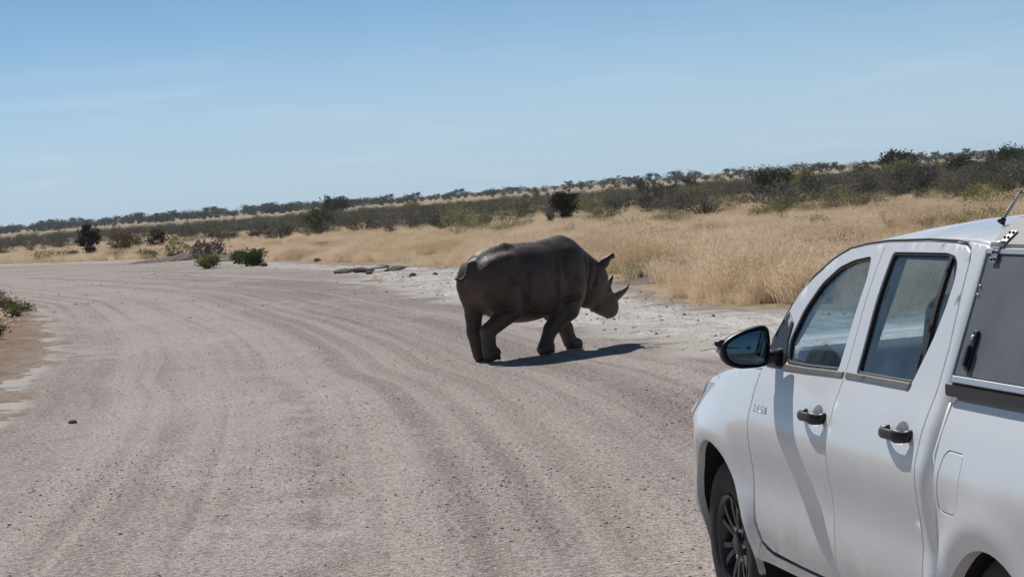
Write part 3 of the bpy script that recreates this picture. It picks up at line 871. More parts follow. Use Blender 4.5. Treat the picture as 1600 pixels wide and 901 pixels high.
    while k < 22:
        y = rr.uniform(42, 92); a = rr.uniform(-.02, .21); x = a * y
        if x < xE(y) + 2.5: continue
        where = 'right of the horns of the rhinoceros' if a < .07 else ('left of the pickup mirror' if a < .105 else 'above the pickup')
        plant('dead_bush', 'small grey dead bush in the tall dry grass ' + where, 'bush', (x, y, 0), rr.uniform(0, 6), M_SCRUBB, M_TWIG, 'small dead bushes in the tall grass ' + where,
              **small(200 + k, rr.uniform(.25, .5), rr.uniform(.45, .8), n_leaf=420, leaf=0.018, n_clump=24, n_twig=44, shape='fan', up=.6, twig_r=.006))
        k += 1
    k = 0
    while k < 18:
        y = rr.uniform(56, 112); a = rr.uniform(-.03, .215); x = a * y
        if x < xE(y) + 3: continue
        where = 'behind the rhinoceros' if a < .05 else ('left of the pickup' if a < .105 else 'above the pickup')
        plant('low_bush', 'soft yellow green tuft of a bush in the tall dry grass ' + where, 'bush', (x, y, 0), rr.uniform(0, 6), M_HERB, M_TWIG, 'yellow green tufts in the tall grass ' + where,
              **small(260 + k, rr.uniform(.4, 1.0), rr.uniform(.5, .78), n_leaf=1500, leaf=0.028, n_clump=44, base=.05, spread=.18))
        k += 1
    # plants on the sandy verge at left
    for i, (x, y, w, h, m, l) in enumerate([(-12.8, 57.6, .35, .30, M_GREEN, 'topmost dark green plant on the sandy verge at the left frame edge'),
                                            (-11.2, 52.2, .38, .24, M_GREEN, 'green plant on the sandy verge, second from the top at the left frame edge'),
                                            (-10.8, 49.6, .20, .20, M_OLIVE, 'small olive plant on the sandy verge nearest to the road'),
                                            (-10.2, 45.2, .36, .32, M_STRAW, 'straw coloured tuft on the sandy verge at the left frame edge'),
                                            (-9.4, 41.2, .30, .20, M_DARK, 'lowest dark plant on the sandy verge at the left frame edge'),
                                            (-13.6, 60.5, .45, .30, M_OLIVE, 'olive plant highest up the sandy verge where the road bends'),
                                            (-11.6, 49.6, .40, .34, M_STRAW, 'wide straw coloured tuft on the sandy verge behind the olive plant'),
                                            (-10.6, 44.4, .34, .26, M_GREEN, 'round green plant on the sandy verge beside the straw tuft'),
                                            (-12.0, 54.6, .30, .22, M_RUST, 'brown withered plant on the sandy verge between two green plants'),
                                            (-9.75, 42.8, .24, .18, M_OLIVE, 'tiny olive plant low on the sandy verge above the dark one')]):
        plant('verge_plant', l, 'plant', (x, y, .12), i * .8, m, M_TWIG, 'plants on the sandy verge', **small(120 + i, w, h, n_leaf=500, leaf=0.03, n_clump=24, base=.02))
    rr = np.random.default_rng(5)
    tv = [shrub_mesh('small_tree', [M_TREE if i != 1 else M_OLIVE, M_DTWIG], seed=400 + i, rx=[1.0, 1.2, .9, 1.3][i], h=[2.0, 1.8, 2.3, 1.9][i], n_leaf=900, leaf=.10, n_clump=34, n_twig=24, base=.4, spread=.18, twig_r=.03) for i in range(4)]
    made = []
    while len(made) < 46:
        y = math.sqrt(rr.uniform(150 ** 2, 380 ** 2)); a = rr.uniform(-.10, .225)
        if rr.random() > .35 + 2.2 * max(0, a + .05): continue
        o = bpy.data.objects.new('small_tree', tv[int(rr.integers(0, 4))]); COL.objects.link(o)
        s = rr.uniform(.5, .92)
        o.location = (a * y, y, -.02); o.rotation_euler = (0, 0, rr.uniform(0, 6.28)); o.scale = (s, s, s)
        made.append((o, a, y, s))
    tell_apart(made, 'small tree', 'tree', 'small green tree in the scrub', 'small trees in the scrub')
named_plants()

# ------------------------------------------------------------------ stones and the dirt heap by the road
def rock_material(name, a, b):
    t = NT(name)
    n = t.noise(t.objco(), 5, 6, 0.65)
    c = t.mix(t.ramp(n, [(0.35, 0), (0.65, 1)]), a, b)
    p = t.principled(Base_Color=c, Roughness=0.93, Normal=t.bump(n, 0.8, 0.06))
    p.inputs['Specular IOR Level'].default_value = 0.15
    return t.m
M_ROCK = rock_material('brown_rock', (0.12, 0.092, 0.078), (0.24, 0.19, 0.16))
M_SLAB = rock_material('white_rock', (0.52, 0.49, 0.45), (0.68, 0.65, 0.61))
def rock(label, loc, size, mat, seed, rz=0, group='stones heaped beside the road'):
    bm = bmesh.new()
    bmesh.ops.create_icosphere(bm, subdivisions=2, radius=1)
    r = random.Random(seed)
    ph = [r.uniform(0, 6) for _ in range(4)]
    for v in bm.verts:
        c = v.co
        k = 1 + .16 * math.sin(2.3 * c.x + ph[0]) * math.sin(2.7 * c.y + ph[1]) + .12 * math.sin(4.1 * c.z + ph[2]) + r.uniform(-.16, .12)
        v.co = Vector((c.x * k * size[0], c.y * k * size[1], max(c.z, -.35) * k * size[2]))
    o = link('rock', bm_to_mesh('rock', bm), mat, smooth=False)
    o.location = loc; o.rotation_euler = (r.uniform(-.15, .15), r.uniform(-.15, .15), rz)
    return tag(o, label, 'rock', group)
rock('leftmost dark rock of the heap beside the road', (-4.85, 67.0, .03), (.30, .26, .08), M_ROCK, 1)
rock('long brown rock in the middle of the heap beside the road', (-4.25, 66.4, .04), (.36, .28, .11), M_ROCK, 2, .2)
rock('white slab tilted against the brown rocks beside the road', (-3.72, 65.9, .12), (.30, .20, .12), M_SLAB, 3, .6)
rock('flat brown rock right of the white slab', (-3.30, 65.8, .03), (.36, .26, .08), M_ROCK, 4)
rock('small dark rock in front of the white slab', (-3.95, 64.2, .03), (.11, .12, .06), M_ROCK, 5)
rock('dark rock lying apart on the shoulder, left of the tail of the rhinoceros', (-2.55, 60.0, .02), (.11, .10, .05), M_ROCK, 6)
rock('small brown rock nearest the tail of the rhinoceros on the shoulder', (-1.95, 59.5, .02), (.08, .08, .04), M_ROCK, 7)
rock('small dark stone in front of the bright green roadside shrub', (-8.75, 82.0, .04), (.14, .14, .13), M_ROCK, 8, group='dark stones by the road bend')
rock('dark stone on the road edge right of the roadside shrubs', (-6.9, 83.0, .04), (.14, .13, .10), M_ROCK, 9, group='dark stones by the road bend')
rock('single black stone lying out on the open gravel road', (-4.60, 23.6, .015), (.050, .040, .022), M_ROCK, 10, group='stones on the open road')
rock('pale grey stone on the rubble behind the horns of the rhinoceros', (3.05, 46.9, .03), (.20, .17, .09), M_SLAB, 11, group='stones in the rubble')
rock('brown stone at the left of the rubble behind the horns of the rhinoceros', (2.55, 47.4, .03), (.18, .17, .10), M_ROCK, 12, group='stones in the rubble')

def dirt_mound(label, loc, size, seed, rz):
    r = np.random.default_rng(seed)
    n, m = 26, 14
    V, F = [], []
    for i in range(n):
        for j in range(m):
            u, v = i / (n - 1) * 2 - 1, j / (m - 1) * 2 - 1
            z = max(0, 1 - u * u) ** .8 * max(0, 1 - v * v) * (0.75 + 0.25 * math.sin(5 * u + 1)) + (r.uniform(-.10, .10) if abs(u) < .95 and abs(v) < .9 else 0)
            V.append((u * size[0], v * size[1], max(z, 0) * size[2] - .03))
    for i in range(n - 1):
        for j in range(m - 1):
            k = i * m + j; F.append((k, k + m, k + m + 1, k + 1))
    o = link('dirt_mound', mesh_from('dirt_mound', V, F), rock_material('mound_soil', (0.17, 0.13, 0.115), (0.29, 0.235, 0.215)), smooth=False)
    o.location = loc; o.rotation_euler = (0, 0, rz)
    return tag(o, label, 'dirt mound', 'heaps of dirt left by the road grader')
dirt_mound('long lumpy heap of dark soil left of the roadside shrubs', (-14.3, 104.0, 0), (3.0, 1.2, .42), 3, -.35)
dirt_mound('low heap of dark soil behind the bright green roadside shrub', (-11.0, 95.0, 0), (1.6, .9, .28), 5, -.2)
dirt_mound('low heap of broken soil beside the grass behind the horns of the rhinoceros', (2.9, 46.5, 0), (.9, 1.6, .12), 6, .1)

# ------------------------------------------------------------------ the rhinoceros: one smooth surface from blended volumes
RH = []
def cap(a, ra, b, rb, k=.06, ys=1.0): RH.append(('c', np.array(a, np.float32), ra, np.array(b, np.float32), rb, k, ys))
def ell(c, r, k=.08, rot=0): RH.append(('e', np.array(c, np.float32), np.array(r, np.float32), k, rot))
# trunk
ell((.06,0,.895),(.82,.43,.485),.05)
ell((-.46,0,.99),(.34,.32,.335),.10)
ell((.58,0,1.03),(.40,.35,.36),.10)
cap((-.56,0,1.22),.10,(-.22,0,1.32),.085,.08)      # sacral ridge
cap((-.20,0,1.29),.06,(.25,0,1.27),.06,.10)      # spine
cap((.38,0,1.27),.09,(.72,0,1.315),.09,.12)      # withers
for s in (-1,1):
    ell((-.36,.235*s,1.175),(.13,.08,.09),.10)      # hip bone
    ell((-.53,.19*s,.92),(.26,.19,.33),.08)      # thigh mass
    ell((.62,.24*s,.86),(.27,.17,.40),.08)      # shoulder blade
# neck, head
cap((.76,0,1.07),.32,(1.22,0,.85),.235,.12,1.05)
cap((1.20,0,.82),.235,(1.50,0,.53),.135,.08,1.30)
cap((1.48,0,.53),.135,(1.555,0,.46),.105,.05,1.15)   # muzzle
ell((1.58,0,.39),(.05,.05,.065),.04,-35)            # prehensile lip
cap((1.30,0,.50),.09,(1.50,0,.385),.065,.05,.8)  # jaw
ell((1.14,0,.64),(.17,.15,.16),.08)                  # cheek/throat
for s in (-1,1):
    ell((1.40,.14*s,.70),(.06,.03,.045),.04,-45)     # brow
    ell((1.61,.05*s,.465),(.035,.03,.03),.02)
# ears
for s in (-1,1):
    cap((1.25,.14*s,.95),.042,(1.31,.19*s,1.04),.062,.03)
    cap((1.31,.19*s,1.04),.062,(1.40,.245*s,1.115),.040,.02)
# tail
cap((-.74,0,1.18),.05,(-.82,0,1.05),.032,.06)
cap((-.82,0,1.05),.030,(-.90,.04,.99),.022,.02)
cap((-.90,.04,.99),.022,(-.95,.06,1.03),.018,.01)
def leg(pts,rs,k=.05):
    for i in range(len(pts)-1): cap(pts[i],rs[i],pts[i+1],rs[i+1],k)
def foot(x,y,z=.0,h=.0,l=.125):
    ell((x+.02,y,.05+z),(l,.11,.085),.03,h)
def build(feet):
    (ax,ay),(bx,by),(cx,cy),(dx,dy)=feet
    # A left hind
    leg([(-.54,.20,.82),(-.605,.18,.57),(ax-.095,ay+.02,.36),(ax-.05,ay,.10)],[.185,.105,.090,.090],.028); foot(ax-.01,ay)
    # B right hind, heel lifting
    leg([(-.43,-.22,.84),(-.365,-.24,.585),(bx-.105,by,.37),(bx-.105,by,.16)],[.21,.128,.092,.090],.03); foot(bx-.085,by,.045,22,.115)
    # C right fore trailing
    leg([(.62,-.24,.78),(.56,-.25,.52),(cx+.13,cy,.30),(cx+.03,cy,.14)],[.21,.140,.088,.082],.04); foot(cx,cy,.025,14)
    # D left fore
    leg([(.64,.20,.78),(.72,.18,.48),(dx-.09,dy,.26),(dx-.03,dy,.10)],[.20,.135,.092,.09],.04); foot(dx+.015,dy)
build(((-.548, .13), (-.591, -.16), (.209, -.16), (.946, .13)))

def rhino_sdf():
    s = 0.0135
    lo, hi = np.array((-1.14, -.62, -.05)), np.array((1.80, .62, 1.56))
    n = ((hi - lo) / s).astype(int)
    ax = [np.float32(lo[i]) + np.float32(s) * np.arange(n[i], dtype=np.float32) for i in range(3)]
    D = np.full(n, 9.0, np.float32)
    def box(c0, c1, pad):
        i0 = np.clip(np.floor((np.minimum(c0, c1) - pad - lo) / s).astype(int), 0, n)
        i1 = np.clip(np.ceil((np.maximum(c0, c1) + pad - lo) / s).astype(int), 0, n)
        return tuple(slice(a, b) for a, b in zip(i0, i1))
    def coords(b): return ax[0][b[0]][:, None, None], ax[1][b[1]][None, :, None], ax[2][b[2]][None, None, :]
    def add(p, cut=False):
        if p[0] == 'c':
            _, a, ra, b_, rb, k, ys = p
            b = box(a, b_, max(ra, rb) * 1.1 + k + .06)
            X, Y, Z = coords(b)
            ba = b_ - a
            h = np.clip(((X - a[0]) * ba[0] + (Y - a[1]) * ba[1] * ys + (Z - a[2]) * ba[2]) / (ba @ ba), 0, 1)
            dd = np.sqrt((X - a[0] - h * ba[0]) ** 2 + ((Y - a[1]) * ys - h * ba[1]) ** 2 + (Z - a[2] - h * ba[2]) ** 2) - (ra + (rb - ra) * h)
            if ys > 1: dd = dd / ys ** .5
        else:
            _, c, r, k, rot = p
            m = float(r.max())
            b = box(c - m, c + m, k + .06)
            X, Y, Z = coords(b)
            x, y, z = X - c[0], Y - c[1], Z - c[2]
            if rot:
                t = math.radians(rot); cc, ss = math.cos(t), math.sin(t)
                x, z = x * cc + z * ss, -x * ss + z * cc
            k0 = np.sqrt((x / r[0]) ** 2 + (y / r[1]) ** 2 + (z / r[2]) ** 2)
            k1 = np.sqrt((x / r[0] ** 2) ** 2 + (y / r[1] ** 2) ** 2 + (z / r[2] ** 2) ** 2) + 1e-9
            dd = k0 * (k0 - 1) / k1
        d = D[b]
        if cut:
            hh = np.clip(.5 - .5 * (d + dd) / k, 0, 1)
            D[b] = d * (1 - hh) - dd * hh + k * hh * (1 - hh)
        else:
            hh = np.clip(.5 + .5 * (d - dd) / k, 0, 1)
            D[b] = d * (1 - hh) + dd * hh - k * hh * (1 - hh)
    for p in RH: add(p)
    # hollow of each ear, opening forwards and outwards; the nostrils; the mouth line; eye sockets
    for sd in (-1, 1):
        add(('e', np.array((1.385, .225 * sd, 1.055), np.float32), np.array((.036, .036, .072), np.float32), .014, 32), True)
        add(('e', np.array((1.632, .062 * sd, .47), np.float32), np.array((.022, .016, .014), np.float32), .012, 0), True)
        add(('e', np.array((1.405, .168 * sd, .685), np.float32), np.array((.020, .014, .013), np.float32), .012, 0), True)
        add(('c', np.array((1.57, .088 * sd, .385), np.float32), .006, np.array((1.44, .105 * sd, .43), np.float32), .006, .014, 1.0), True)
    # skin folds, laid along the surface: shoulder, neck, flank, thigh, groin and elbow creases
    def on_skin(x, z, sd):
        i, k = int((x - lo[0]) / s), int((z - lo[2]) / s)
        col = D[i, :, k]
        j = np.where(col < 0)[0]
        if not len(j): return None
        return float(ax[1][j[-1] if sd > 0 else j[0]])
    FOLDS = [([(.36, 1.18), (.30, 1.00), (.27, .82), (.33, .66)], .016, .045), ([(1.03, 1.10), (.98, .96), (.95, .80), (.97, .70)], .017, .045), ([(1.14, .98), (1.10, .86), (1.09, .74)], .014, .040),
             ([(.90, 1.16), (.86, 1.00), (.84, .84)], .012, .040), ([(-.16, 1.08), (-.20, .90), (-.22, .74), (-.16, .60)], .016, .050), ([(-.30, .96), (-.27, .80), (-.20, .66)], .012, .045),
             ([(-.74, .84), (-.66, .72), (-.52, .62), (-.40, .58)], .014, .035), ([(.40, .62), (.52, .66), (.66, .66)], .014, .035), ([(.50, 1.22), (.44, 1.08), (.46, .92)], .010, .045)]
    todo = []
    for sd in (-1, 1):
        for line, rad, kk in FOLDS:
            P = []
            for (x0, z0), (x1, z1) in zip(line, line[1:]):
                for q in np.linspace(0, 1, 5, endpoint=False):
                    y = on_skin(x0 + (x1 - x0) * q, z0 + (z1 - z0) * q, sd)
                    if y is not None: P.append((x0 + (x1 - x0) * q, y, z0 + (z1 - z0) * q))
            for p0, p1 in zip(P, P[1:]):
                if abs(p0[1] - p1[1]) < .06: todo.append(('c', np.array(p0, np.float32), rad, np.array(p1, np.float32), rad, kk, 1.0))
    for p in todo: add(p, True)
    D[:] = np.maximum(D, -(ax[2][None, None, :] - 0.002))
    import openvdb
    g = openvdb.FloatGrid(1.0)
    g.copyFromArray(np.ascontiguousarray(D))
    pts, quads = g.convertToQuads(isovalue=0.0)
    pts = np.asarray(pts) * s + lo
    return pts, np.asarray(quads)

def rhino_material():
    t = NT('rhino_hide')
    co = t.objco()
    big = t.noise(co, 2.3, 5, 0.6)
    mid = t.noise(t.mapping(co, (1, 1, .55)), 9, 6, 0.65)
    cells = t.voro(co, 46, 'DISTANCE_TO_EDGE')
    fine = t.noise(co, 90, 3, 0.7)
    wr = t.noise(t.mapping(co, (2.2, 1.2, .5)), 7, 5, .6)
    c = t.mix(t.ramp(big, [(0.35, 0), (0.65, 1)]), (0.060, 0.034, 0.023), (0.094, 0.059, 0.043))
    c = t.mix(t.ramp(mid, [(0.45, 0), (0.75, 0.6)]), c, (0.135, 0.105, 0.088))
    c = t.mix(t.ramp(fine, [(0.3, 0.35), (0.55, 0)]), c, (0.03, 0.025, 0.022))
    nb = t.bump(wr, 0.32, 0.04)
    nb = t.bump(mid, 0.28, 0.015, nb)
    nb = t.bump(t.ramp(cells, [(0.0, 0), (0.12, 1)]), 0.22, 0.005, nb)
    nb = t.bump(fine, 0.10, 0.003, nb)
    p = t.principled(Base_Color=c, Roughness=0.50, Normal=nb)
    p.inputs['Specular IOR Level'].default_value = 0.38
    return t.m

def horn(name, base, pts, radii, mat, parent, label):
    bm = bmesh.new()
    rings = []
    P = [Vector(p) for p in pts]
    n = 14
    for i, (p, r) in enumerate(zip(P, radii)):
        d = (P[min(i + 1, len(P) - 1)] - P[max(i - 1, 0)]).normalized()
        y = Vector((0, 1, 0)); u = d.cross(y).normalized()
        rings.append([bm.verts.new(p + (u * math.cos(2 * math.pi * k / n) * 1.15 + y * math.sin(2 * math.pi * k / n)) * r) for k in range(n)])
    for a, b in zip(rings, rings[1:]):
        for k in range(n):
            bm.faces.new((a[k], a[(k + 1) % n], b[(k + 1) % n], b[k]))
    bm.faces.new(rings[-1])
    bmesh.ops.recalc_face_normals(bm, faces=bm.faces)
    o = link(name, bm_to_mesh(name, bm), mat, parent)
    o['label'] = label
    return o

def rhinoceros():
    V, F = rhino_sdf()
    me = mesh_from('rhinoceros', V, F)
    rg = link('rhinoceros', me, rhino_material())
    bm = bmesh.new(); bm.from_mesh(me)
    bmesh.ops.remove_doubles(bm, verts=bm.verts, dist=1e-5)
    for _ in range(3): bmesh.ops.smooth_vert(bm, verts=[v for v in bm.verts if v.co.z > .012], factor=.5, use_axis_x=True, use_axis_y=True, use_axis_z=True)
    bmesh.ops.recalc_face_normals(bm, faces=bm.faces)
    bm.to_mesh(me); bm.free()
    me.polygons.foreach_set('use_smooth', np.ones(len(me.polygons), bool))
    rg.location = (.08, 28.2, 0.0)
    rg.rotation_euler = (0, 0, math.radians(42))
    tag(rg, 'dark grey brown rhinoceros walking across the gravel road, seen from behind its right side', 'rhinoceros')
    t = NT('horn'); co = t.objco()
    n = t.noise(t.mapping(co, (30, 30, 6)), 1.5, 4, .6)
    t.principled(Base_Color=t.ramp(n, [(.3, (.05, .043, .038)), (.7, (.12, .10, .088))]), Roughness=.5, Normal=t.bump(n, .3, .01))
    horn('horn', None, [(1.545, 0, .525), (1.63, 0, .575), (1.715, 0, .605), (1.80, 0, .637), (1.87, 0, .680), (1.925, 0, .745)], [.074, .057, .043, .031, .018, .003], t.m, rg, 'long front horn curving forwards and up')
    horn('horn', None, [(1.45, 0, .68), (1.51, 0, .735), (1.56, 0, .775), (1.60, 0, .82), (1.625, 0, .875)], [.064, .050, .036, .023, .005], t.m, rg, 'short rear horn')
    em = simple('eye', (.01, .008, .007), .08)
    for sd in (-1, 1):
        bm = bmesh.new(); bmesh.ops.create_uvsphere(bm, u_segments=12, v_segments=8, radius=.016)
        e = link('eye', bm_to_mesh('eye', bm), em, rg); e.location = (1.405, .158 * sd, .685)
    # three toenails on every foot
    nm = simple('toenail', (.10, .085, .075), .6)
    bm = bmesh.new(); bmesh.ops.create_uvsphere(bm, u_segments=10, v_segments=6, radius=1)
    for v in bm.verts: v.co.x *= .022; v.co.y *= .032; v.co.z *= .030
    nail = bm_to_mesh('toenail', bm); nail.materials.append(nm)
    nail.polygons.foreach_set('use_smooth', np.ones(len(nail.polygons), bool))
    for (x, y, z) in ((-.548 + .01, .13, 0), (-.591 - .08, -.16, .012), (.209 + .012, -.16, 0.0), (.946 + .035, .13, 0)):
        for k in (-1, 0, 1):
            a = k * .95
            o = bpy.data.objects.new('toenail', nail); COL.objects.link(o); o.parent = rg
            o.location = (x + math.cos(a) * .104, y + math.sin(a) * .090, z + .034)
            o.rotation_euler = (0, 0, a)
rhinoceros()

# ------------------------------------------------------------------ the pickup (local x ahead from the rear axle, y left, z up)
def paint_material(name, col, dust=0.35):
    t = NT(name)
    co = t.objco()
    n = t.noise(co, 2.6, 6, .62)
    f = t.noise(co, 60, 3, .7)
    c = t.mix(t.math('MULTIPLY', t.ramp(n, [(.42, 0), (.70, 1)]), dust), col, (.60, .53, .45))
    # road dust thrown up along the sills and behind the wheels
    sz = t.n('ShaderNodeSeparateXYZ'); t.t.links.new(co, sz.inputs[0])
    low = t.ramp(sz.outputs['Z'], [(.40, 1), (.74, 0)])
    sp = t.noise(t.mapping(co, (1, 1, 1.6)), 7, 6, .7)
    c = t.mix(t.math('MULTIPLY', low, t.ramp(sp, [(.36, .10), (.66, .75)])), c, (.47, .41, .36))
    c = t.mix(t.ramp(f, [(.56, 0), (.72, .10)]), c, (.42, .36, .30))
    p = t.principled(Base_Color=c, Roughness=t.ramp(n, [(.3, .22), (.7, .42)]))
    p.inputs['Coat Weight'].default_value = .45
    p.inputs['Coat Roughness'].default_value = .12
    return t.m

def glass_material(name, tint, dust_and_sky=.06):
    t = NT(name)
    # Schlick reflectance, the same from both sides of the thin pane
    ge = t.n('ShaderNodeNewGeometry')
    dt = t.n('ShaderNodeVectorMath'); dt.operation = 'DOT_PRODUCT'
    t.t.links.new(ge.outputs['Normal'], dt.inputs[0]); t.t.links.new(ge.outputs['Incoming'], dt.inputs[1])
    c1 = t.math('SUBTRACT', 1.0, t.math('ABSOLUTE', dt.outputs['Value']))
    fr = t.math('ADD', .06, t.math('MULTIPLY', .94, t.math('POWER', c1, 5.0)))
    tr = t.n('ShaderNodeBsdfTransparent'); tr.inputs['Color'].default_value = (*tint, 1)
    gl = t.n('ShaderNodeBsdfGlossy'); gl.inputs['Roughness'].default_value = .02
    m = t.n('ShaderNodeMixShader')
    t.t.links.new(fr, m.inputs[0]); t.t.links.new(tr.outputs[0], m.inputs[1]); t.t.links.new(gl.outputs[0], m.inputs[2])
    d = t.n('ShaderNodeBsdfDiffuse'); d.inputs['Color'].default_value = (.36, .50, .60, 1)  # dust film coloured blue, its blue standing in for reflected sky
    n = t.noise(t.objco(), 6, 5, .65)
    m2 = t.n('ShaderNodeMixShader')
    t.t.links.new(t.math('MULTIPLY', t.ramp(n, [(.3, .35), (.7, 1)]), dust_and_sky), m2.inputs[0])
    t.t.links.new(m.outputs[0], m2.inputs[1]); t.t.links.new(d.outputs[0], m2.inputs[2])
    t.t.links.new(m2.outputs[0], t.out.inputs['Surface'])
    return t.m

C_WHITE = paint_material('white_paint', (.86, .88, .895), .10)
C_DUSTW = paint_material('white_paint_dusty', (.74, .73, .71), .6)
C_BLACK = simple('black_plastic', (.018, .018, .020), .42)
C_GLOSSB = simple('gloss_black', (.008, .008, .010), .12, coat=.3)
C_RUB = simple('rubber_seal', (.012, .012, .013), .65)
C_TRIM = simple('dusty_trim', (.16, .155, .15), .5)
C_UNDER = simple('underbody', (.014, .013, .012), .9)
C_GLASS = glass_material('tinted_glass', (.74, .87, .93), .16)
C_GLASS2 = glass_material('windscreen_glass', (.78, .85, .86), .02)
C_LAMP = glass_material('lamp_glass', (.80, .84, .88), .06)
C_CHROME = simple('chrome', (.72, .73, .75), .16, metal=1.0)
C_RED = simple('red_badge', (.45, .02, .03), .3)
C_ALU = simple('aluminium_trim', (.66, .67, .68), .38, metal=.6)
C_STEEL = simple('zinc_plated_steel', (.58, .58, .58), .35, metal=.85)
C_MIRROR = simple('mirror_glass', (.06, .10, .13), .015, metal=1.0)
C_SEAT = simple('seat_fabric', (.050, .050, .055), .85)
C_DASH = simple('dashboard_plastic', (.035, .035, .038), .55)
C_HEADLIN = simple('headliner', (.40, .39, .37), .9)
def canopy_panel_material():
    t = NT('canopy_sheet')
    co = t.objco()
    n = t.noise(co, 4, 6, .65); f = t.noise(co, 160, 3, .7)
    c = t.mix(t.ramp(n, [(.35, 0), (.70, .7)]), (.100, .113, .132), (.165, .172, .182))
    p = t.principled(Base_Color=c, Roughness=.55, Normal=t.bump(f, .25, .003))
    return t.m
C_CANOPY = canopy_panel_material()
C_CANFR = simple('canopy_frame_grey', (.17, .17, .175), .5)
def tyre_material():
    t = NT('tyre_rubber')
    n = t.noise(t.objco(), 5, 5, .65)
    t.principled(Base_Color=t.ramp(n, [(.35, (.016, .016, .016)), (.75, (.060, .053, .047))]), Roughness=.8)
    return t.m
C_TYRE = tyre_material()
C_RIM = simple('graphite_alloy', (.060, .060, .064), .32, metal=.6)
C_RIML = simple('machined_alloy', (.50, .50, .51), .30, metal=.9)

# ---- side of the body: half width as a smooth function of height, swelling and tapering along the car
_wz = np.array([(.25, .90), (.40, .926), (.48, .943), (.56, .953), (.64, .950), (.72, .943), (.80, .947), (.88, .957), (.95, .961), (1.0, .957), (1.04, .945), (1.09, .928), (1.14, .910), (1.19, .886), (1.24, .861), (1.30, .838),
                (1.36, .816), (1.43, .791), (1.50, .766), (1.56, .742), (1.62, .715), (1.68, .687), (1.735, .660), (1.80, .62), (1.95, .55)])
_zz = np.linspace(.2, 2.0, 721)
_ww = np.interp(_zz, _wz[:, 0], _wz[:, 1])
_k = np.exp(-np.linspace(-3, 3, 25) ** 2 / 2); _k /= _k.sum()
_ww = np.convolve(np.pad(_ww, 12, mode='edge'), _k, 'valid')
def smooth01(t): t = np.clip(t, 0, 1); return t * t * (3 - 2 * t)
def Wd(x, z):
    x, z = np.asarray(x, float), np.asarray(z, float)
    dip = .10 * np.clip((x - 2.45) / .75, 0, 1.5) ** 1.3 * smooth01((z - .82) / .22)
    w = np.interp(z + dip, _zz, _ww)
    # front wing narrows towards the nose
    w = w * (1 - .012 * smooth01((x - 2.9) / .4) - .34 * np.clip((x - 3.22) / .85, 0, 2) ** 1.8)
    # swollen wheel arches
    for cx, cz, R, amp in ((3.03, .39, .52, .026), (-.04, .37, .50, .020)):
        r = np.hypot(x - cx, (z - cz) * 1.04)
        w = w + amp * np.exp(-((r - R) / .075) ** 2) * smooth01((z - .3) / .25)
    # bed sides stand a little proud below the rail and turn in at the top
    return w

def res_poly(P, step):
    out = []
    n = len(P)
    for i in range(n):
        a, b = np.array(P[i], float), np.array(P[(i + 1) % n], float)
        k = max(1, int(np.ceil(np.linalg.norm(b - a) / step)))
        for j in range(k): out.append(a + (b - a) * j / k)
    return np.array(out)

def area2(P):
    x, y = P[:, 0], P[:, 1]
    return np.sum(x * np.roll(y, -1) - np.roll(x, -1) * y)

def round_poly(P, r=.02, n=4, sharp=()):
    """round the corners of a polygon"""
    P = [np.array(p, float) for p in P]; out = []
    m = len(P)
    for i in range(m):
        a, b, c = P[i - 1], P[i], P[(i + 1) % m]
        if i in sharp: out.append(b); continue
        la, lc = np.linalg.norm(a - b), np.linalg.norm(c - b)
        q = min(r, la * .45, lc * .45)
        p0, p1 = b + (a - b) / la * q, b + (c - b) / lc * q
        for t in np.linspace(0, 1, n + 1):
            out.append((1 - t) ** 2 * p0 + 2 * t * (1 - t) * b + t * t * p1)
    return np.array(out)

def inset(P, d):
    """move a CCW loop inwards by d"""
    e0 = P - np.roll(P, 1, 0); e1 = np.roll(P, -1, 0) - P
    n0 = np.stack([-e0[:, 1], e0[:, 0]], 1); n1 = np.stack([-e1[:, 1], e1[:, 0]], 1)
    n0 /= np.linalg.norm(n0, axis=1, keepdims=True) + 1e-12; n1 /= np.linalg.norm(n1, axis=1, keepdims=True) + 1e-12
    m = n0 + n1
    l = np.linalg.norm(m, axis=1, keepdims=True)
    m = m / np.maximum(l, 1e-6)
    c = np.clip((m * n0).sum(1, keepdims=True), .5, 1)
    return P + m * d / c

def inside(P, Q):
    x, y = Q[:, 0][:, None], Q[:, 1][:, None]
    a, b = P, np.roll(P, -1, 0)
    c = (a[:, 1] > y) != (b[:, 1] > y)
    xi = (b[:, 0] - a[:, 0]) * (y - a[:, 1]) / np.where(b[:, 1] == a[:, 1], 1e-12, b[:, 1] - a[:, 1]) + a[:, 0]
    return ((c & (x < xi)).sum(1) % 2) == 1

def seg_dist(P, Q):
    a, b = P[None], np.roll(P, -1, 0)[None]
    q = Q[:, None]
    d = b - a
    t = np.clip(((q - a) * d).sum(2) / ((d * d).sum(2) + 1e-12), 0, 1)
    return np.sqrt(((q - a - d * t[..., None]) ** 2).sum(2)).min(1)

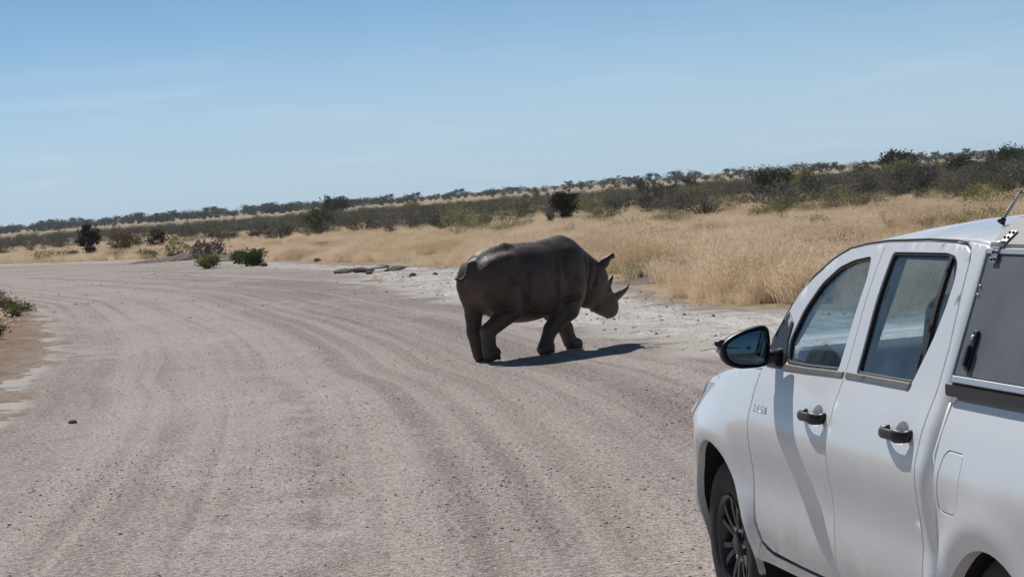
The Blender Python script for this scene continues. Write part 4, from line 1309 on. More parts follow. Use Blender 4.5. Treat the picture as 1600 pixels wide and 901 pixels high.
def panel(name, outer, mat, parent, side=1, holes=(), off=0.0, thick=.022, step=.045, gap=.0022, rim=.002, surf=None, edge_step=.03):
    """sheet-metal panel: an (x, z) outline laid on the body side, with rolled edges"""
    S = surf or Wd
    loops = []
    for k, P in enumerate([outer] + list(holes)):
        P = res_poly(P, edge_step)
        if area2(P) < 0: P = P[::-1]
        g = gap if k == 0 else 0.0
        if k == 0: loops.append((inset(P, g + rim), inset(P, g)))
        else: loops.append((inset(P, -rim), P))
    O = loops[0][0]; Hs = [l[0] for l in loops[1:]]
    x0, z0 = O.min(0); x1, z1 = O.max(0)
    gx = np.arange(x0 + step * .5, x1, step); gz = np.arange(z0 + step * .5, z1, step * .8)
    G = np.stack(np.meshgrid(gx, gz), -1).reshape(-1, 2)
    if len(G):
        ok = inside(O, G) & (seg_dist(O, G) > step * .45)
        for H in Hs: ok &= ~inside(H, G) & (seg_dist(H, G) > step * .45)
        G = G[ok]
    pts = [O] + Hs + [G]
    edges = []; o = 0
    for L in [O] + Hs:
        edges += [(o + i, o + (i + 1) % len(L)) for i in range(len(L))]; o += len(L)
    A = np.concatenate(pts)
    r = geometry.delaunay_2d_cdt([Vector(p) for p in A], edges, [], 0, 1e-7)
    vv = np.array([tuple(v) for v in r[0]]); ff = np.array([f for f in r[2] if len(f) == 3])
    cen = vv[ff].mean(1)
    ok = inside(O, cen)
    for H in Hs: ok &= ~inside(H, cen)
    ff = ff[ok]
    ar = np.cross(vv[ff[:, 1]] - vv[ff[:, 0]], vv[ff[:, 2]] - vv[ff[:, 0]])
    ff[ar < 0] = ff[ar < 0][:, ::-1]
    ff = ff[np.abs(ar) > 1e-9]
    Y = S(vv[:, 0], vv[:, 1]) + off
    V = [(x, side * y, z) for (x, z), y in zip(vv, Y)]
    F = [tuple(f[::-1]) if side > 0 else tuple(f) for f in ff]
    # rolled edge and return flange: strips with vertices of their own, so the sheet keeps its own shading
    for k, (L0, L1) in enumerate(loops):
        n = len(L0)
        y0, y1 = S(L0[:, 0], L0[:, 1]) + off, S(L1[:, 0], L1[:, 1]) + off
        ring0 = [(x, side * y, z) for (x, z), y in zip(L0, y0)]
        ring1 = [(x, side * (y - rim), z) for (x, z), y in zip(L1, y1)]
        ring2 = [(x, side * (y - thick), z) for (x, z), y in zip(L1, y1)]
        for ra, rb in ((ring0, ring1), (ring1, ring2)):
            b = len(V)
            V += ra + rb
            for i in range(n):
                j = (i + 1) % n
                f = (b + i, b + j, b + n + j, b + n + i)
                # loops run CCW in (x, z); holes need the other winding
                if (k == 0) != (side > 0): f = f[::-1]
                F.append(f)
    me = mesh_from(name, V, F)
    return link(name, me, mat, parent)

def rbox(name, c, s, mat, parent, bev=.02, seg=2, rot=(0, 0, 0), taper=None):
    bm = bmesh.new()
    bmesh.ops.create_cube(bm, size=1)
    for v in bm.verts:
        k = 1.0
        if taper and v.co.z > 0: k = taper
        v.co = Vector((v.co.x * s[0] * k, v.co.y * s[1] * k, v.co.z * s[2]))
    if bev: bmesh.ops.bevel(bm, geom=list(bm.edges), offset=bev, segments=seg, affect='EDGES', profile=.5)
    o = link(name, bm_to_mesh(name, bm), mat, parent)
    o.location = c; o.rotation_euler = rot
    wn = o.modifiers.new('normals', 'WEIGHTED_NORMAL'); wn.keep_sharp = True
    return o

def tube_bm(bm, pts, radii, n=12, caps=True, squash=None):
    P = [Vector(p) for p in pts]; rings = []
    up = Vector((0, 0, 1))
    for i, (p, r) in enumerate(zip(P, radii)):
        d = (P[min(i + 1, len(P) - 1)] - P[max(i - 1, 0)]).normalized()
        ref = up if abs(d.z) < .9 else Vector((0, 1, 0))
        u = d.cross(ref).normalized(); w = u.cross(d).normalized()
        sq = squash or (1, 1)
        rings.append([bm.verts.new(p + (u * math.cos(2 * math.pi * k / n) * sq[0] + w * math.sin(2 * math.pi * k / n) * sq[1]) * r) for k in range(n)])
    for a, b in zip(rings, rings[1:]):
        for k in range(n): bm.faces.new((a[k], a[(k + 1) % n], b[(k + 1) % n], b[k]))
    if caps: bm.faces.new(rings[0][::-1]); bm.faces.new(rings[-1])
    bmesh.ops.recalc_face_normals(bm, faces=bm.faces)

def tube(name, pts, radii, mat, parent, n=12, squash=None):
    bm = bmesh.new(); tube_bm(bm, pts, radii, n, True, squash)
    return link(name, bm_to_mesh(name, bm), mat, parent)

def grid_obj(name, rows, mat, parent, thick=0.0, flip=False, smooth=True):
    """quad sheet from rows of points, optionally with an offset back (thickness along -normal)"""
    bm = bmesh.new()
    R = [[bm.verts.new(p) for p in row] for row in rows]
    for a, b in zip(R, R[1:]):
        for i in range(len(a) - 1):
            f = (a[i], a[i + 1], b[i + 1], b[i])
            bm.faces.new(f[::-1] if flip else f)
    bm.normal_update()
    me = bm_to_mesh(name, bm)
    o = link(name, me, mat, parent, smooth)
    if thick:
        md = o.modifiers.new('thickness', 'SOLIDIFY'); md.thickness = thick; md.offset = -1
    return o

def build_truck():
    T = empty('pickup_truck', (2.357, 7.476, 0.0), math.radians(90) + .1935)
    tag(T, 'white double cab pickup with a grey canopy standing on the right of the gravel road', 'pickup truck')
    FWIN = [(2.165, 1.243), (2.205, 1.335), (2.125, 1.462), (1.995, 1.572), (1.855, 1.637), (1.715, 1.666), (1.535, 1.683), (1.500, 1.587), (1.515, 1.46), (1.53, 1.325), (1.535, 1.252), (1.917, 1.243)]
    RWIN = [(1.325, 1.700), (.800, 1.703), (.712, 1.694), (.664, 1.668), (.637, 1.604), (.640, 1.522), (.672, 1.425), (.718, 1.343), (.765, 1.256), (1.332, 1.254), (1.330, 1.461)]
    LEAD = [(2.445, 1.207), (2.440, 1.10), (2.442, .95), (2.447, .80), (2.452, .70), (2.436, .58), (2.385, .492), (2.27, .462)]
    GUT = [(2.433, 1.318), (2.293, 1.471), (2.13, 1.587), (1.966, 1.660), (1.82, 1.701), (1.636, 1.721), (1.433, 1.734)]
    GUTR = [(1.433, 1.734), (1.026, 1.741), (.747, 1.737), (.650, 1.731), (.595, 1.712), (.565, 1.672)]
    CCUT = [(.530, 1.53), (.515, 1.40), (.520, 1.25), (.526, 1.10), (.520, .98), (.518, .85), (.524, .72), (.535, .60), (.55, .452)]
    BLINE = [(1.436, 1.53), (1.445, 1.25), (1.442, 1.02), (1.436, .80), (1.432, .60), (1.432, .452)]
    def circle(cx, cz, r, n=20): return [(cx + r * math.cos(2 * math.pi * k / n), cz + r * math.sin(2 * math.pi * k / n) * .62) for k in range(n)]
    for sd, tagl in ((1, 'left'), (-1, 'right')):
        # ---------- doors
        fd_out = LEAD + [(1.9, .452), (1.432, .452)] + BLINE[::-1][1:] + GUT[::-1] + [(2.452, 1.262)]
        HX, HZ = 1.60, 1.085
        fd = panel('front_door', fd_out, C_WHITE, T, sd, holes=[round_poly(FWIN, .03, 3), circle(HX, HZ, .062)], thick=.03)
        rd_out = BLINE[::-1] + GUTR + CCUT
        RX = .705
        rd = panel('rear_door', rd_out, C_WHITE, T, sd, holes=[round_poly(RWIN, .022, 3), circle(RX, HZ + .012, .062)], thick=.03)
        # glass, rubber seals and the dividing bar
        def seal(nm, poly, par, w=.014):
            P = round_poly(poly, .03, 3); P = P if area2(res_poly(P, .03)) > 0 else P[::-1]
            panel(nm, P, C_RUB, par, sd, holes=[inset(res_poly(P, .02), w)], off=-.006, thick=.016, gap=-.002, step=.05, edge_step=.02)
        panel('window', FWIN, C_GLASS, fd, sd, off=-.016, thick=.004, gap=.004, step=.07)
        seal('window_seal', FWIN, fd)
        panel('window', [(.755, 1.70), (1.325, 1.700), (1.330, 1.461), (1.332, 1.254), (.745, 1.254), (.735, 1.31)], C_GLASS, rd, sd, off=-.016, thick=.004, gap=.004, step=.07)
        panel('quarter_window', [(.750, 1.70), (.712, 1.694), (.664, 1.668), (.637, 1.604), (.640, 1.522), (.672, 1.425), (.722, 1.335), (.730, 1.335)], C_GLASS, rd, sd, off=-.014, thick=.004, gap=.003, step=.05)
        panel('window_bar', [(.770, 1.703), (.742, 1.703), (.716, 1.33), (.745, 1.262), (.764, 1.262)], C_RUB, rd, sd, off=-.004, thick=.016, gap=0, step=.05)
        seal('window_seal', RWIN, rd, .011)
        # waist strips under the windows
        panel('waist_strip', [(2.18, 1.222), (2.165, 1.246), (1.90, 1.247), (1.462, 1.257), (1.462, 1.236), (1.9, 1.226)], C_TRIM, fd, sd, off=.006, thick=.014, gap=0, step=.06)
        panel('waist_strip', [(1.425, 1.236), (1.425, 1.259), (.762, 1.261), (.775, 1.237)], C_TRIM, rd, sd, off=.006, thick=.014, gap=0, step=.06)
        # mirror sail
        panel('mirror_sail', [(2.425, 1.300), (2.355, 1.392), (2.285, 1.452), (2.205, 1.405), (2.21, 1.335), (2.165, 1.248), (2.205, 1.224), (2.395, 1.224)], C_BLACK, fd, sd, off=.005, thick=.02, gap=0, step=.05)
        # handles: bowl behind, grip and two feet
        for door, hx, hz in ((fd, HX, HZ), (rd, RX, HZ + .012)):
            rows = []
            for rr, dep in ((.064, .0), (.056, -.016), (.036, -.026), (.004, -.030)):
                rows.append([(hx + rr * math.cos(a), sd * (float(Wd(hx + rr * math.cos(a), hz + rr * .62 * math.sin(a))) + dep - .003), hz + rr * .62 * math.sin(a)) for a in np.linspace(0, 2 * math.pi, 21)])
            grid_obj('handle_bowl', rows, C_WHITE, door, flip=sd > 0)
            pts, rad = [], []
            for u in np.linspace(-1, 1, 17):
                x = hx + .02 + u * .125
                y = float(Wd(x, hz)) + .012 + .036 * (1 - abs(u) ** 3.0)
                pts.append((x, sd * y, hz - .008 * u * u)); rad.append(.0195 * (1 - .55 * abs(u) ** 5) + (.006 if u < -.45 else 0))
            tube('door_handle', pts, rad, C_BLACK, door, 12, (.55, 1.0))
            for u in (-.86, .90):
                x = hx + .02 + u * .125; y = float(Wd(x, hz))
                tube('handle_foot', [(x, sd * (y - .02), hz), (x, sd * (y + .026), hz)], [.020, .015], C_BLACK, door, 10)
        for nm, line, par in (('gap_shade_seal', [(2.452, 1.262)] + LEAD + [(1.9, .452), (1.432, .452)], fd), ('gap_shade_seal', BLINE[::-1] + [(1.425, 1.728)], rd), ('gap_shade_seal', [(.62, 1.722), (.566, 1.672)] + CCUT + [(.9, .452), (1.43, .452)], rd)):
            q = resample(line, .04)
            tube(nm, [(x, sd * (float(Wd(x, z)) - .017), z) for x, z in q], [.0085] * len(q), C_RUB, par, 6)  # black rubber behind the door gaps, added to darken them like shade
        # ---------- front wing with the wheel opening
        arch = [(3.03 + .452 * math.cos(a), .385 + .475 * math.sin(a)) for a in np.linspace(math.radians(-9), math.radians(189), 26)]
        arch = [(x if x > 2.7 else x + .0, z) for x, z in arch]
        wing = [(2.448, 1.207), (2.60, 1.197), (2.791, 1.187), (3.068, 1.155), (3.30, 1.112), (3.52, 1.055), (3.56, .95), (3.52, .86), (3.52, .74)] + \
               [(3.50, .50)] + arch + [(2.565, .40), (2.50, .398), (2.46, .440), (2.41, .486), (2.452, .58), (2.462, .70), (2.455, .80), (2.448, .95), (2.447, 1.10)]
        fw = panel('front_wing', wing, C_WHITE, T, sd, thick=.035, step=.04, gap=.002)
        # arch lip, dark liner behind the wheel
        rows = []
        for w_ in (0, 1, 2):
            row = []
            for a in np.linspace(math.radians(-12), math.radians(192), 30):
                r1 = 1.0 + (.014, .02, .04)[w_]
                x, z = 3.03 + .452 * r1 * math.cos(a), .385 + .475 * r1 * math.sin(a)
                y = float(Wd(3.03 + .452 * math.cos(a), max(.385 + .475 * math.sin(a), .3))) - (.030, .10, .34)[w_]
                row.append((x, sd * y, z))
            rows.append(row)
        grid_obj('wheel_arch_liner', rows, C_UNDER, T, flip=sd < 0)
        rbox('inner_arch', (3.03, sd * .50, .62), (1.0, .18, .60), C_UNDER, T, 0)
        # bumper corner ahead of the wheel
        panel('front_bumper', [(3.52, .86), (3.60, .93), (3.86, .86), (3.93, .62), (3.86, .40), (3.60, .36), (3.48, .40), (3.505, .50), (3.525, .74)], C_WHITE, T, sd, thick=.04, gap=.002)
        hl = panel('headlight', [(3.20, 1.100), (3.36, 1.092), (3.60, 1.040), (3.84, .985), (3.90, .93), (3.72, .93), (3.54, .965), (3.40, 1.01), (3.28, 1.06)], C_LAMP, T, sd, off=.010, thick=.02, gap=0)
        panel('lamp_bowl', [(3.24, 1.090), (3.58, 1.032), (3.82, .975), (3.86, .94), (3.55, .972), (3.40, 1.018)], C_CHROME, hl, sd, off=-.018, thick=.01, gap=0)
        # ---------- sill
        panel('sill', [(2.50, .396), (2.46, .440), (2.405, .487), (2.36, .46), (2.26, .447), (1.432, .438), (.56, .438), (.53, .40), (1.4, .392)], C_WHITE, T, sd, thick=.10, gap=.002, step=.05)
        # ---------- cab frame behind and above the doors
        cabq = [(.546, .45), (.531, .60), (.520, .72), (.514, .85), (.516, .98), (.522, 1.10), (.516, 1.25), (.511, 1.40), (.526, 1.53), (.561, 1.672), (.592, 1.716), (.648, 1.737), (.747, 1.743), (.60, 1.741),
                (.47, 1.732), (.40, 1.712), (.370, 1.62), (.362, 1.45), (.365, 1.30), (.375, 1.18), (.38, 1.05), (.375, .90), (.375, .70), (.38, .45)]
        def corner(x, z): return Wd(x, z) - .075 * np.clip((.475 - np.asarray(x)) / .11, 0, 1.2) ** 2
        panel('cab_quarter', cabq, C_WHITE, T, sd, thick=.05, step=.022, gap=.001, edge_step=.02, surf=corner)
        # ---------- bed side with fuel flap and rear wheel opening
        arch2 = [(-.04 + .420 * math.cos(a), .37 + .415 * math.sin(a)) for a in np.linspace(math.radians(-10), math.radians(190), 26)]
        bed = [(.345, 1.236), (.350, 1.20), (.355, 1.10), (.348, 1.0), (.345, .85), (.348, .72), (.355, .50), (.35, .42)] + arch2 + [(-.5, .42), (-1.18, .46), (-1.235, .60), (-1.24, 1.236)]
        fuel = [(.262, 1.080), (.140, 1.078), (.128, 1.05), (.132, .99), (.145, .915), (.170, .880), (.205, .872), (.300, .874), (.322, .890), (.326, .925), (.312, .998), (.292, 1.060)]
        bs = panel('bed_side', bed, C_WHITE, T, sd, holes=[round_poly(fuel, .012, 2)] if sd > 0 else [], thick=.05, step=.04, gap=.001)
        if sd > 0: panel('fuel_flap', round_poly(fuel, .012, 2), C_WHITE, bs, sd, off=-.001, thick=.02, gap=.0035, rim=.002, edge_step=.02)
        rows = []
        for w_ in (0, 1, 2):
            row = []
            for a in np.linspace(math.radians(-12), math.radians(192), 30):
                r1 = 1.0 + (.014, .02, .04)[w_]
                x, z = -.04 + .42 * r1 * math.cos(a), .37 + .415 * r1 * math.sin(a)
                y = float(Wd(-.04 + .42 * math.cos(a), max(.37 + .415 * math.sin(a), .3))) - (.030, .10, .38)[w_]
                row.append((x, sd * y, z))
            rows.append(row)
        grid_obj('wheel_arch_liner', rows, C_UNDER, T, flip=sd < 0)
        # rolled top rail of the bed
        rows = []
        for x in np.linspace(.343, -1.24, 14):
            w0 = float(Wd(x, 1.236))
            rows.append([(x, sd * (w0 - .002), 1.234), (x, sd * (w0 - .010), 1.243), (x, sd * (w0 - .026), 1.247), (x, sd * (w0 - .09), 1.247)])
        grid_obj('bed_rail', rows, C_WHITE, T, flip=sd < 0)
        # ---------- wheels
        wheel(T, 3.03, sd, .905, math.radians(2.0) if sd > 0 else 0)
        wheel(T, -.04, sd, .895, 0)
        mirror(T, sd)
    # ---------- roof, pillars and windscreen, one lofted cap from gutter to gutter
    gut = np.array([(2.437, 1.324), (2.297, 1.477), (2.134, 1.593), (1.970, 1.667), (1.822, 1.709), (1.636, 1.729), (1.433, 1.742), (1.23, 1.747), (1.026, 1.750), (.88, 1.750), (.747, 1.749), (.58, 1.747), (.47, 1.738), (.40, 1.718)])
    cen = np.array([(2.62, 1.300), (2.44, 1.425), (2.26, 1.545), (2.09, 1.655), (1.93, 1.722), (1.70, 1.762), (1.48, 1.786), (1.26, 1.803), (1.05, 1.812), (.88, 1.814), (.75, 1.813), (.60, 1.808), (.47, 1.798), (.420, 1.775)])
    U = np.concatenate([np.linspace(-1, -.86, 6), np.linspace(-.82, .82, 17), np.linspace(.86, 1, 6)])
    def cap_row(i, f):
        g = gut[i] * (1 - f) + gut[min(i + 1, len(gut) - 1)] * f
        c = cen[i] * (1 - f) + cen[min(i + 1, len(cen) - 1)] * f
        yg = float(Wd(*g))
        row = []
        for u in U:
            a = abs(u)
            hx = 1 - a ** 2.2
            hz = 1 - a ** 3.4
            row.append((g[0] + (c[0] - g[0]) * hx, yg * u * (1 - .0 * a), g[1] + (c[1] - g[1]) * hz))
        return row
    all_rows = [cap_row(i, f) for i in range(len(gut) - 1) for f in ((0, .33, .66) if i < 5 else (0, .5))] + [cap_row(len(gut) - 2, 1)]
    ns = 13                                    # rows below this belong to the windscreen
    grid_obj('roof', all_rows[ns - 1:], C_WHITE, T, thick=.02)
    grid_obj('windscreen', [r[5:-5] for r in all_rows[:ns]], C_GLASS2, T, thick=.004)
    grid_obj('pillar', [r[:6] for r in all_rows[:ns]], C_WHITE, T, thick=.03)
    grid_obj('pillar', [r[-6:] for r in all_rows[:ns]], C_WHITE, T, thick=.03)
    # black drip channel along the top of the doors on both sides
    for sd in (-1, 1):
        tube('drip_channel', [(x, sd * (float(Wd(x, z)) - .006), z + .003) for x, z in [(2.433, 1.321), (2.293, 1.474), (2.13, 1.590), (1.966, 1.663), (1.82, 1.705), (1.636, 1.725), (1.433, 1.738), (1.026, 1.7455), (.747, 1.742), (.648, 1.736), (.596, 1.717), (.566, 1.676)]],
             [.0055] * 12, C_RUB, T, 6)
    # headliner, rear wall of the cab and its window
    grid_obj('headliner', [[(x, y, 1.69 - .04 * abs(y)) for y in np.linspace(-.60, .60, 5)] for x in np.linspace(1.85, .46, 5)], C_HEADLIN, T)
    grid_obj('cab_rear_wall', [[(.415 + .0 * z, sdy * float(Wd(.42, z)) * .985, z) for sdy in np.linspace(-1, 1, 9)] for z in (.45, .8, 1.05, 1.22)], C_WHITE, T, thick=.02)
    grid_obj('cab_rear_wall', [[(.415, sdy * float(Wd(.42, z)) * .985, z) for sdy in np.linspace(-1, 1, 9)] for z in (1.64, 1.70, 1.745)], C_WHITE, T, thick=.02)
    for sd in (-1, 1):
        grid_obj('cab_rear_wall', [[(.415, sd * float(Wd(.42, z)) * k * .985, z) for k in (.86, .95, 1.0)] for z in np.linspace(1.22, 1.64, 6)], C_WHITE, T, thick=.02, flip=sd < 0)
    grid_obj('rear_window', [[(.42, y, z) for y in np.linspace(-.66, .66, 3)] for z in (1.225, 1.635)], C_GLASS, T, thick=.004)
    # ---------- bonnet, cowl, nose
    rows = []
    for x, zc, in ((2.46, 1.235), (2.62, 1.242), (2.80, 1.236), (3.07, 1.215), (3.30, 1.180), (3.55, 1.125), (3.78, 1.06), (3.92, .99), (3.98, .93)):
        ze = np.interp(x, [2.45, 2.60, 2.79, 3.07, 3.30, 3.52, 3.8, 4.0], [1.211, 1.201, 1.191, 1.159, 1.116, 1.058, .99, .90])
        we = float(Wd(min(x, 3.52), ze)) * (1 - .10 * max(0, x - 3.52) / .45)
        rows.append([(x - .10 * (x > 3.6) * abs(u) ** 2, we * u, ze + (zc - ze) * (1 - abs(u) ** 3.2)) for u in np.linspace(-1, 1, 17)])
    grid_obj('bonnet', rows, C_WHITE, T, thick=.025, flip=True)
    rbox('cowl', (2.50, 0, 1.20), (.26, 1.60, .04), C_BLACK, T, .01)
    rbox('grille', (3.93, 0, .82), (.10, 1.25, .34), C_GLOSSB, T, .03)
    rbox('front_bumper', (3.95, 0, .54), (.16, 1.35, .24), C_WHITE, T, .05, 3)
    # ---------- underside, floor, engine bay
    rbox('underbody', (1.45, 0, .44), (4.6, 1.10, .16), C_UNDER, T, 0)
    rbox('floor', (1.40, 0, .50), (2.0, 1.72, .05), C_UNDER, T, 0)
    rbox('firewall', (2.47, 0, .82), (.06, 1.62, .72), C_UNDER, T, 0)
    rbox('engine_bay', (3.05, 0, .80), (1.0, .92, .62), C_UNDER, T, 0)
    rbox('bed_floor', (-.42, 0, .80), (1.58, 1.46, .05), C_UNDER, T, 0)
    rbox('bed_bulkhead', (.33, 0, .90), (.03, 1.74, .66), C_DUSTW, T, .005)
    rbox('tailgate', (-1.225, 0, .95), (.06, 1.62, .54), C_WHITE, T, .02)
    rbox('rear_bumper', (-1.33, 0, .52), (.18, 1.60, .18), C_BLACK, T, .03)
    # inner trims of the doors
    for sd in (-1, 1):
        panel('door_trim', [(2.36, 1.225), (2.40, .50), (1.46, .50), (1.46, 1.250)], C_DASH, T, sd, off=-.040, thick=.03, step=.10)
        panel('door_trim', [(1.42, 1.250), (1.42, .50), (.56, .50), (.56, 1.252)], C_DASH, T, sd, off=-.040, thick=.03, step=.10)
        rbox('door_pillar', (1.42, sd * .725, 1.45), (.10, .05, .52), C_DASH, T, .015, rot=(sd * .42, 0, 0))
    # ---------- inside
    rbox('dashboard', (2.36, 0, 1.13), (.44, 1.48, .30), C_DASH, T, .07, 3)
    rbox('instrument_hood', (2.22, -.37, 1.29), (.22, .40, .10), C_DASH, T, .03)
    bm = bmesh.new()
    R0 = Matrix.Translation((2.02, -.37, 1.16)) @ Matrix.Rotation(math.radians(-64), 4, 'Y')
    n, m = 28, 8
    g = [[bm.verts.new(R0 @ Vector(((.185 + .017 * math.cos(b)) * math.cos(a), (.185 + .017 * math.cos(b)) * math.sin(a), .017 * math.sin(b)))) for b in np.linspace(0, 2 * math.pi, m, endpoint=False)] for a in np.linspace(0, 2 * math.pi, n, endpoint=False)]
    for i in range(n):
        for j in range(m): bm.faces.new((g[i][j], g[(i + 1) % n][j], g[(i + 1) % n][(j + 1) % m], g[i][(j + 1) % m]))
    sw = link('steering_wheel', bm_to_mesh('steering_wheel', bm), C_DASH, T)
    for a in (0, 2.1, 4.2):
        d = R0.to_3x3() @ Vector((math.cos(a), math.sin(a), 0)); c0 = R0.translation
        tube('spoke', [c0 + d * .02, c0 + d * .18], [.022, .013], C_DASH, sw, 8)
    tube('wheel_hub', [R0 @ Vector((0, 0, -.03)), R0 @ Vector((0, 0, .015))], [.055, .06], C_DASH, sw, 14)
    for yy in (.40, -.40):
        seat(T, 1.50, yy, .50)
    rs = rbox('rear_bench', (.86, 0, .76), (.50, 1.30, .24), C_SEAT, T, .06, 3)
    rbox('bench_back', (.60, 0, 1.06), (.16, 1.30, .56), C_SEAT, rs, .06, 3).location = (-.24, 0, .32)
    for yy in (-.38, 0, .38):
        h = rbox('headrest', (0, 0, 0), (.10, .26, .18), C_SEAT, rs, .045, 3); h.location = (-.29, yy, .70)
    rbox('interior_mirror', (1.99, 0, 1.60), (.03, .22, .065), C_BLACK, T, .02, 3)
    # ---------- badge on the left front door: raised letters
    fdl = [o for o in T.children if o.name.startswith('front_door')][0]
    badge(fdl)
    canopy(T)
    aerial(T)
    return T

def seat(T, x, y, z):
    s = rbox('seat', (x, y, z + .28), (.52, .50, .20), C_SEAT, T, .07, 3)
    b = rbox('seat_back', (0, 0, 0), (.16, .55, .70), C_SEAT, s, .07, 3, rot=(0, -.28, 0), taper=.86); b.location = (-.30, 0, .42)
    h = rbox('headrest', (0, 0, 0), (.10, .27, .19), C_SEAT, s, .045, 3, rot=(0, -.2, 0)); h.location = (-.42, 0, .84)
    for q in (-.06, .06):
        st = tube('headrest_post', [(-.385, q, .70), (-.415, q, .79)], [.007, .007], C_STEEL, s, 6)

def wheel(T, x, sd, yface, steer):
    w = empty('wheel', (x, 0, 0)); w.parent = T
    w.rotation_euler = (0, 0, 0)
    R, rim = .386, .222
    # tyre: a lathe round the y axis with a blocky tread
    prof = [(rim - .004, -.030), (rim + .012, -.012), (rim + .035, -.004), (R - .095, .000), (R - .055, -.004), (R - .026, -.014), (R - .008, -.034), (R - .002, -.060)]
    half = 132.5e-3
    pr = [(r, -d) for r, d in [(p[0], -p[1]) for p in prof]]
    full = [(r, y) for r, y in pr] + [(R, -.095), (R - .010, -.098), (R - .010, -.104), (R, -.107), (R, -.158), (R - .010, -.161), (R - .010, -.167), (R, -.170)] + [(r, -2 * half - y) for r, y in pr[::-1]]
    n = 72
    bm = bmesh.new(); rings = []
    for k in range(n):
        a = 2 * math.pi * k / n
        ring = []
        for i, (r, y) in enumerate(full):
            rr = r
            if r > R - .03 and k % 2 == (0 if y > -half else 1): rr = r - .009      # tread blocks
            ring.append(bm.verts.new((rr * math.cos(a), sd * (yface + y), rr * math.sin(a))))
        rings.append(ring)
    for k in range(n):
        A, B = rings[k], rings[(k + 1) % n]
        for i in range(len(full) - 1): bm.faces.new((A[i], A[i + 1], B[i + 1], B[i]))
    bmesh.ops.recalc_face_normals(bm, faces=bm.faces)
    ty = link('tyre', bm_to_mesh('tyre', bm), C_TYRE, w); ty.location = (0, 0, R - .002)
    wn = ty.modifiers.new('normals', 'WEIGHTED_NORMAL')
    # alloy: barrel, outer lip, six forked spokes, hub and nuts
    bm = bmesh.new(); rings = []
    pf = [(rim - .002, -.020), (rim + .004, -.010), (rim - .004, -.010), (rim - .016, -.022), (rim - .022, -.075), (rim - .03, -.20), (.05, -.20)]
    for k in range(48):
        a = 2 * math.pi * k / 48
        rings.append([bm.verts.new((r * math.cos(a), sd * (yface + y), r * math.sin(a))) for r, y in pf])
    for k in range(48):
        A, B = rings[k], rings[(k + 1) % 48]
        for i in range(len(pf) - 1): bm.faces.new((A[i], A[i + 1], B[i + 1], B[i]))
    bmesh.ops.recalc_face_normals(bm, faces=bm.faces)
    rm = link('rim', bm_to_mesh('rim', bm), C_RIM, w); rm.location = (0, 0, R - .002)
    bm = bmesh.new()
    for q in (-1, 1):
        pts = [(.045, q * .25, -.050, .024), (.10, q * .17, -.034, .020), (.155, q * .20, -.026, .019), (rim - .012, q * .235, -.024, .021)]
        secs = []
        for r, a, y, hw in pts:
            c = Vector((r * math.cos(a), 0, r * math.sin(a))); tdir = Vector((-math.sin(a), 0, math.cos(a)))
            secs.append([bm.verts.new(c + tdir * hw * e + Vector((0, sd * (yface + y - dd), 0))) for e, dd in ((-.62, 0), (.62, 0), (1, .034), (-1, .034))])
        for A, B in zip(secs, secs[1:]):
            for i in range(4): bm.faces.new((A[i], A[(i + 1) % 4], B[(i + 1) % 4], B[i]))
        bm.faces.new(secs[-1])
    bmesh.ops.recalc_face_normals(bm, faces=bm.faces)
    sm = bm_to_mesh('spoke', bm)
    for k in range(6):
        sp = link('spoke', sm, C_RIM, w, smooth=False); sp.location = (0, 0, R - .002); sp.rotation_euler = (0, 2 * math.pi * k / 6 + .35, 0)
    hb = tube('hub_cap', [(0, sd * (yface - .08), 0), (0, sd * (yface - .034), 0), (0, sd * (yface - .028), 0)], [.058, .052, .044], C_RIM, w, 20); hb.location = (0, 0, R - .002)
    for k in range(6):
        a = 2 * math.pi * k / 6
        nb = tube('wheel_nut', [(.075 * math.cos(a), sd * (yface - .07), .075 * math.sin(a)), (.075 * math.cos(a), sd * (yface - .038), .075 * math.sin(a))], [.012, .011], C_STEEL, w, 6); nb.location = (0, 0, R - .002)
    w.location = (x, 0, 0)

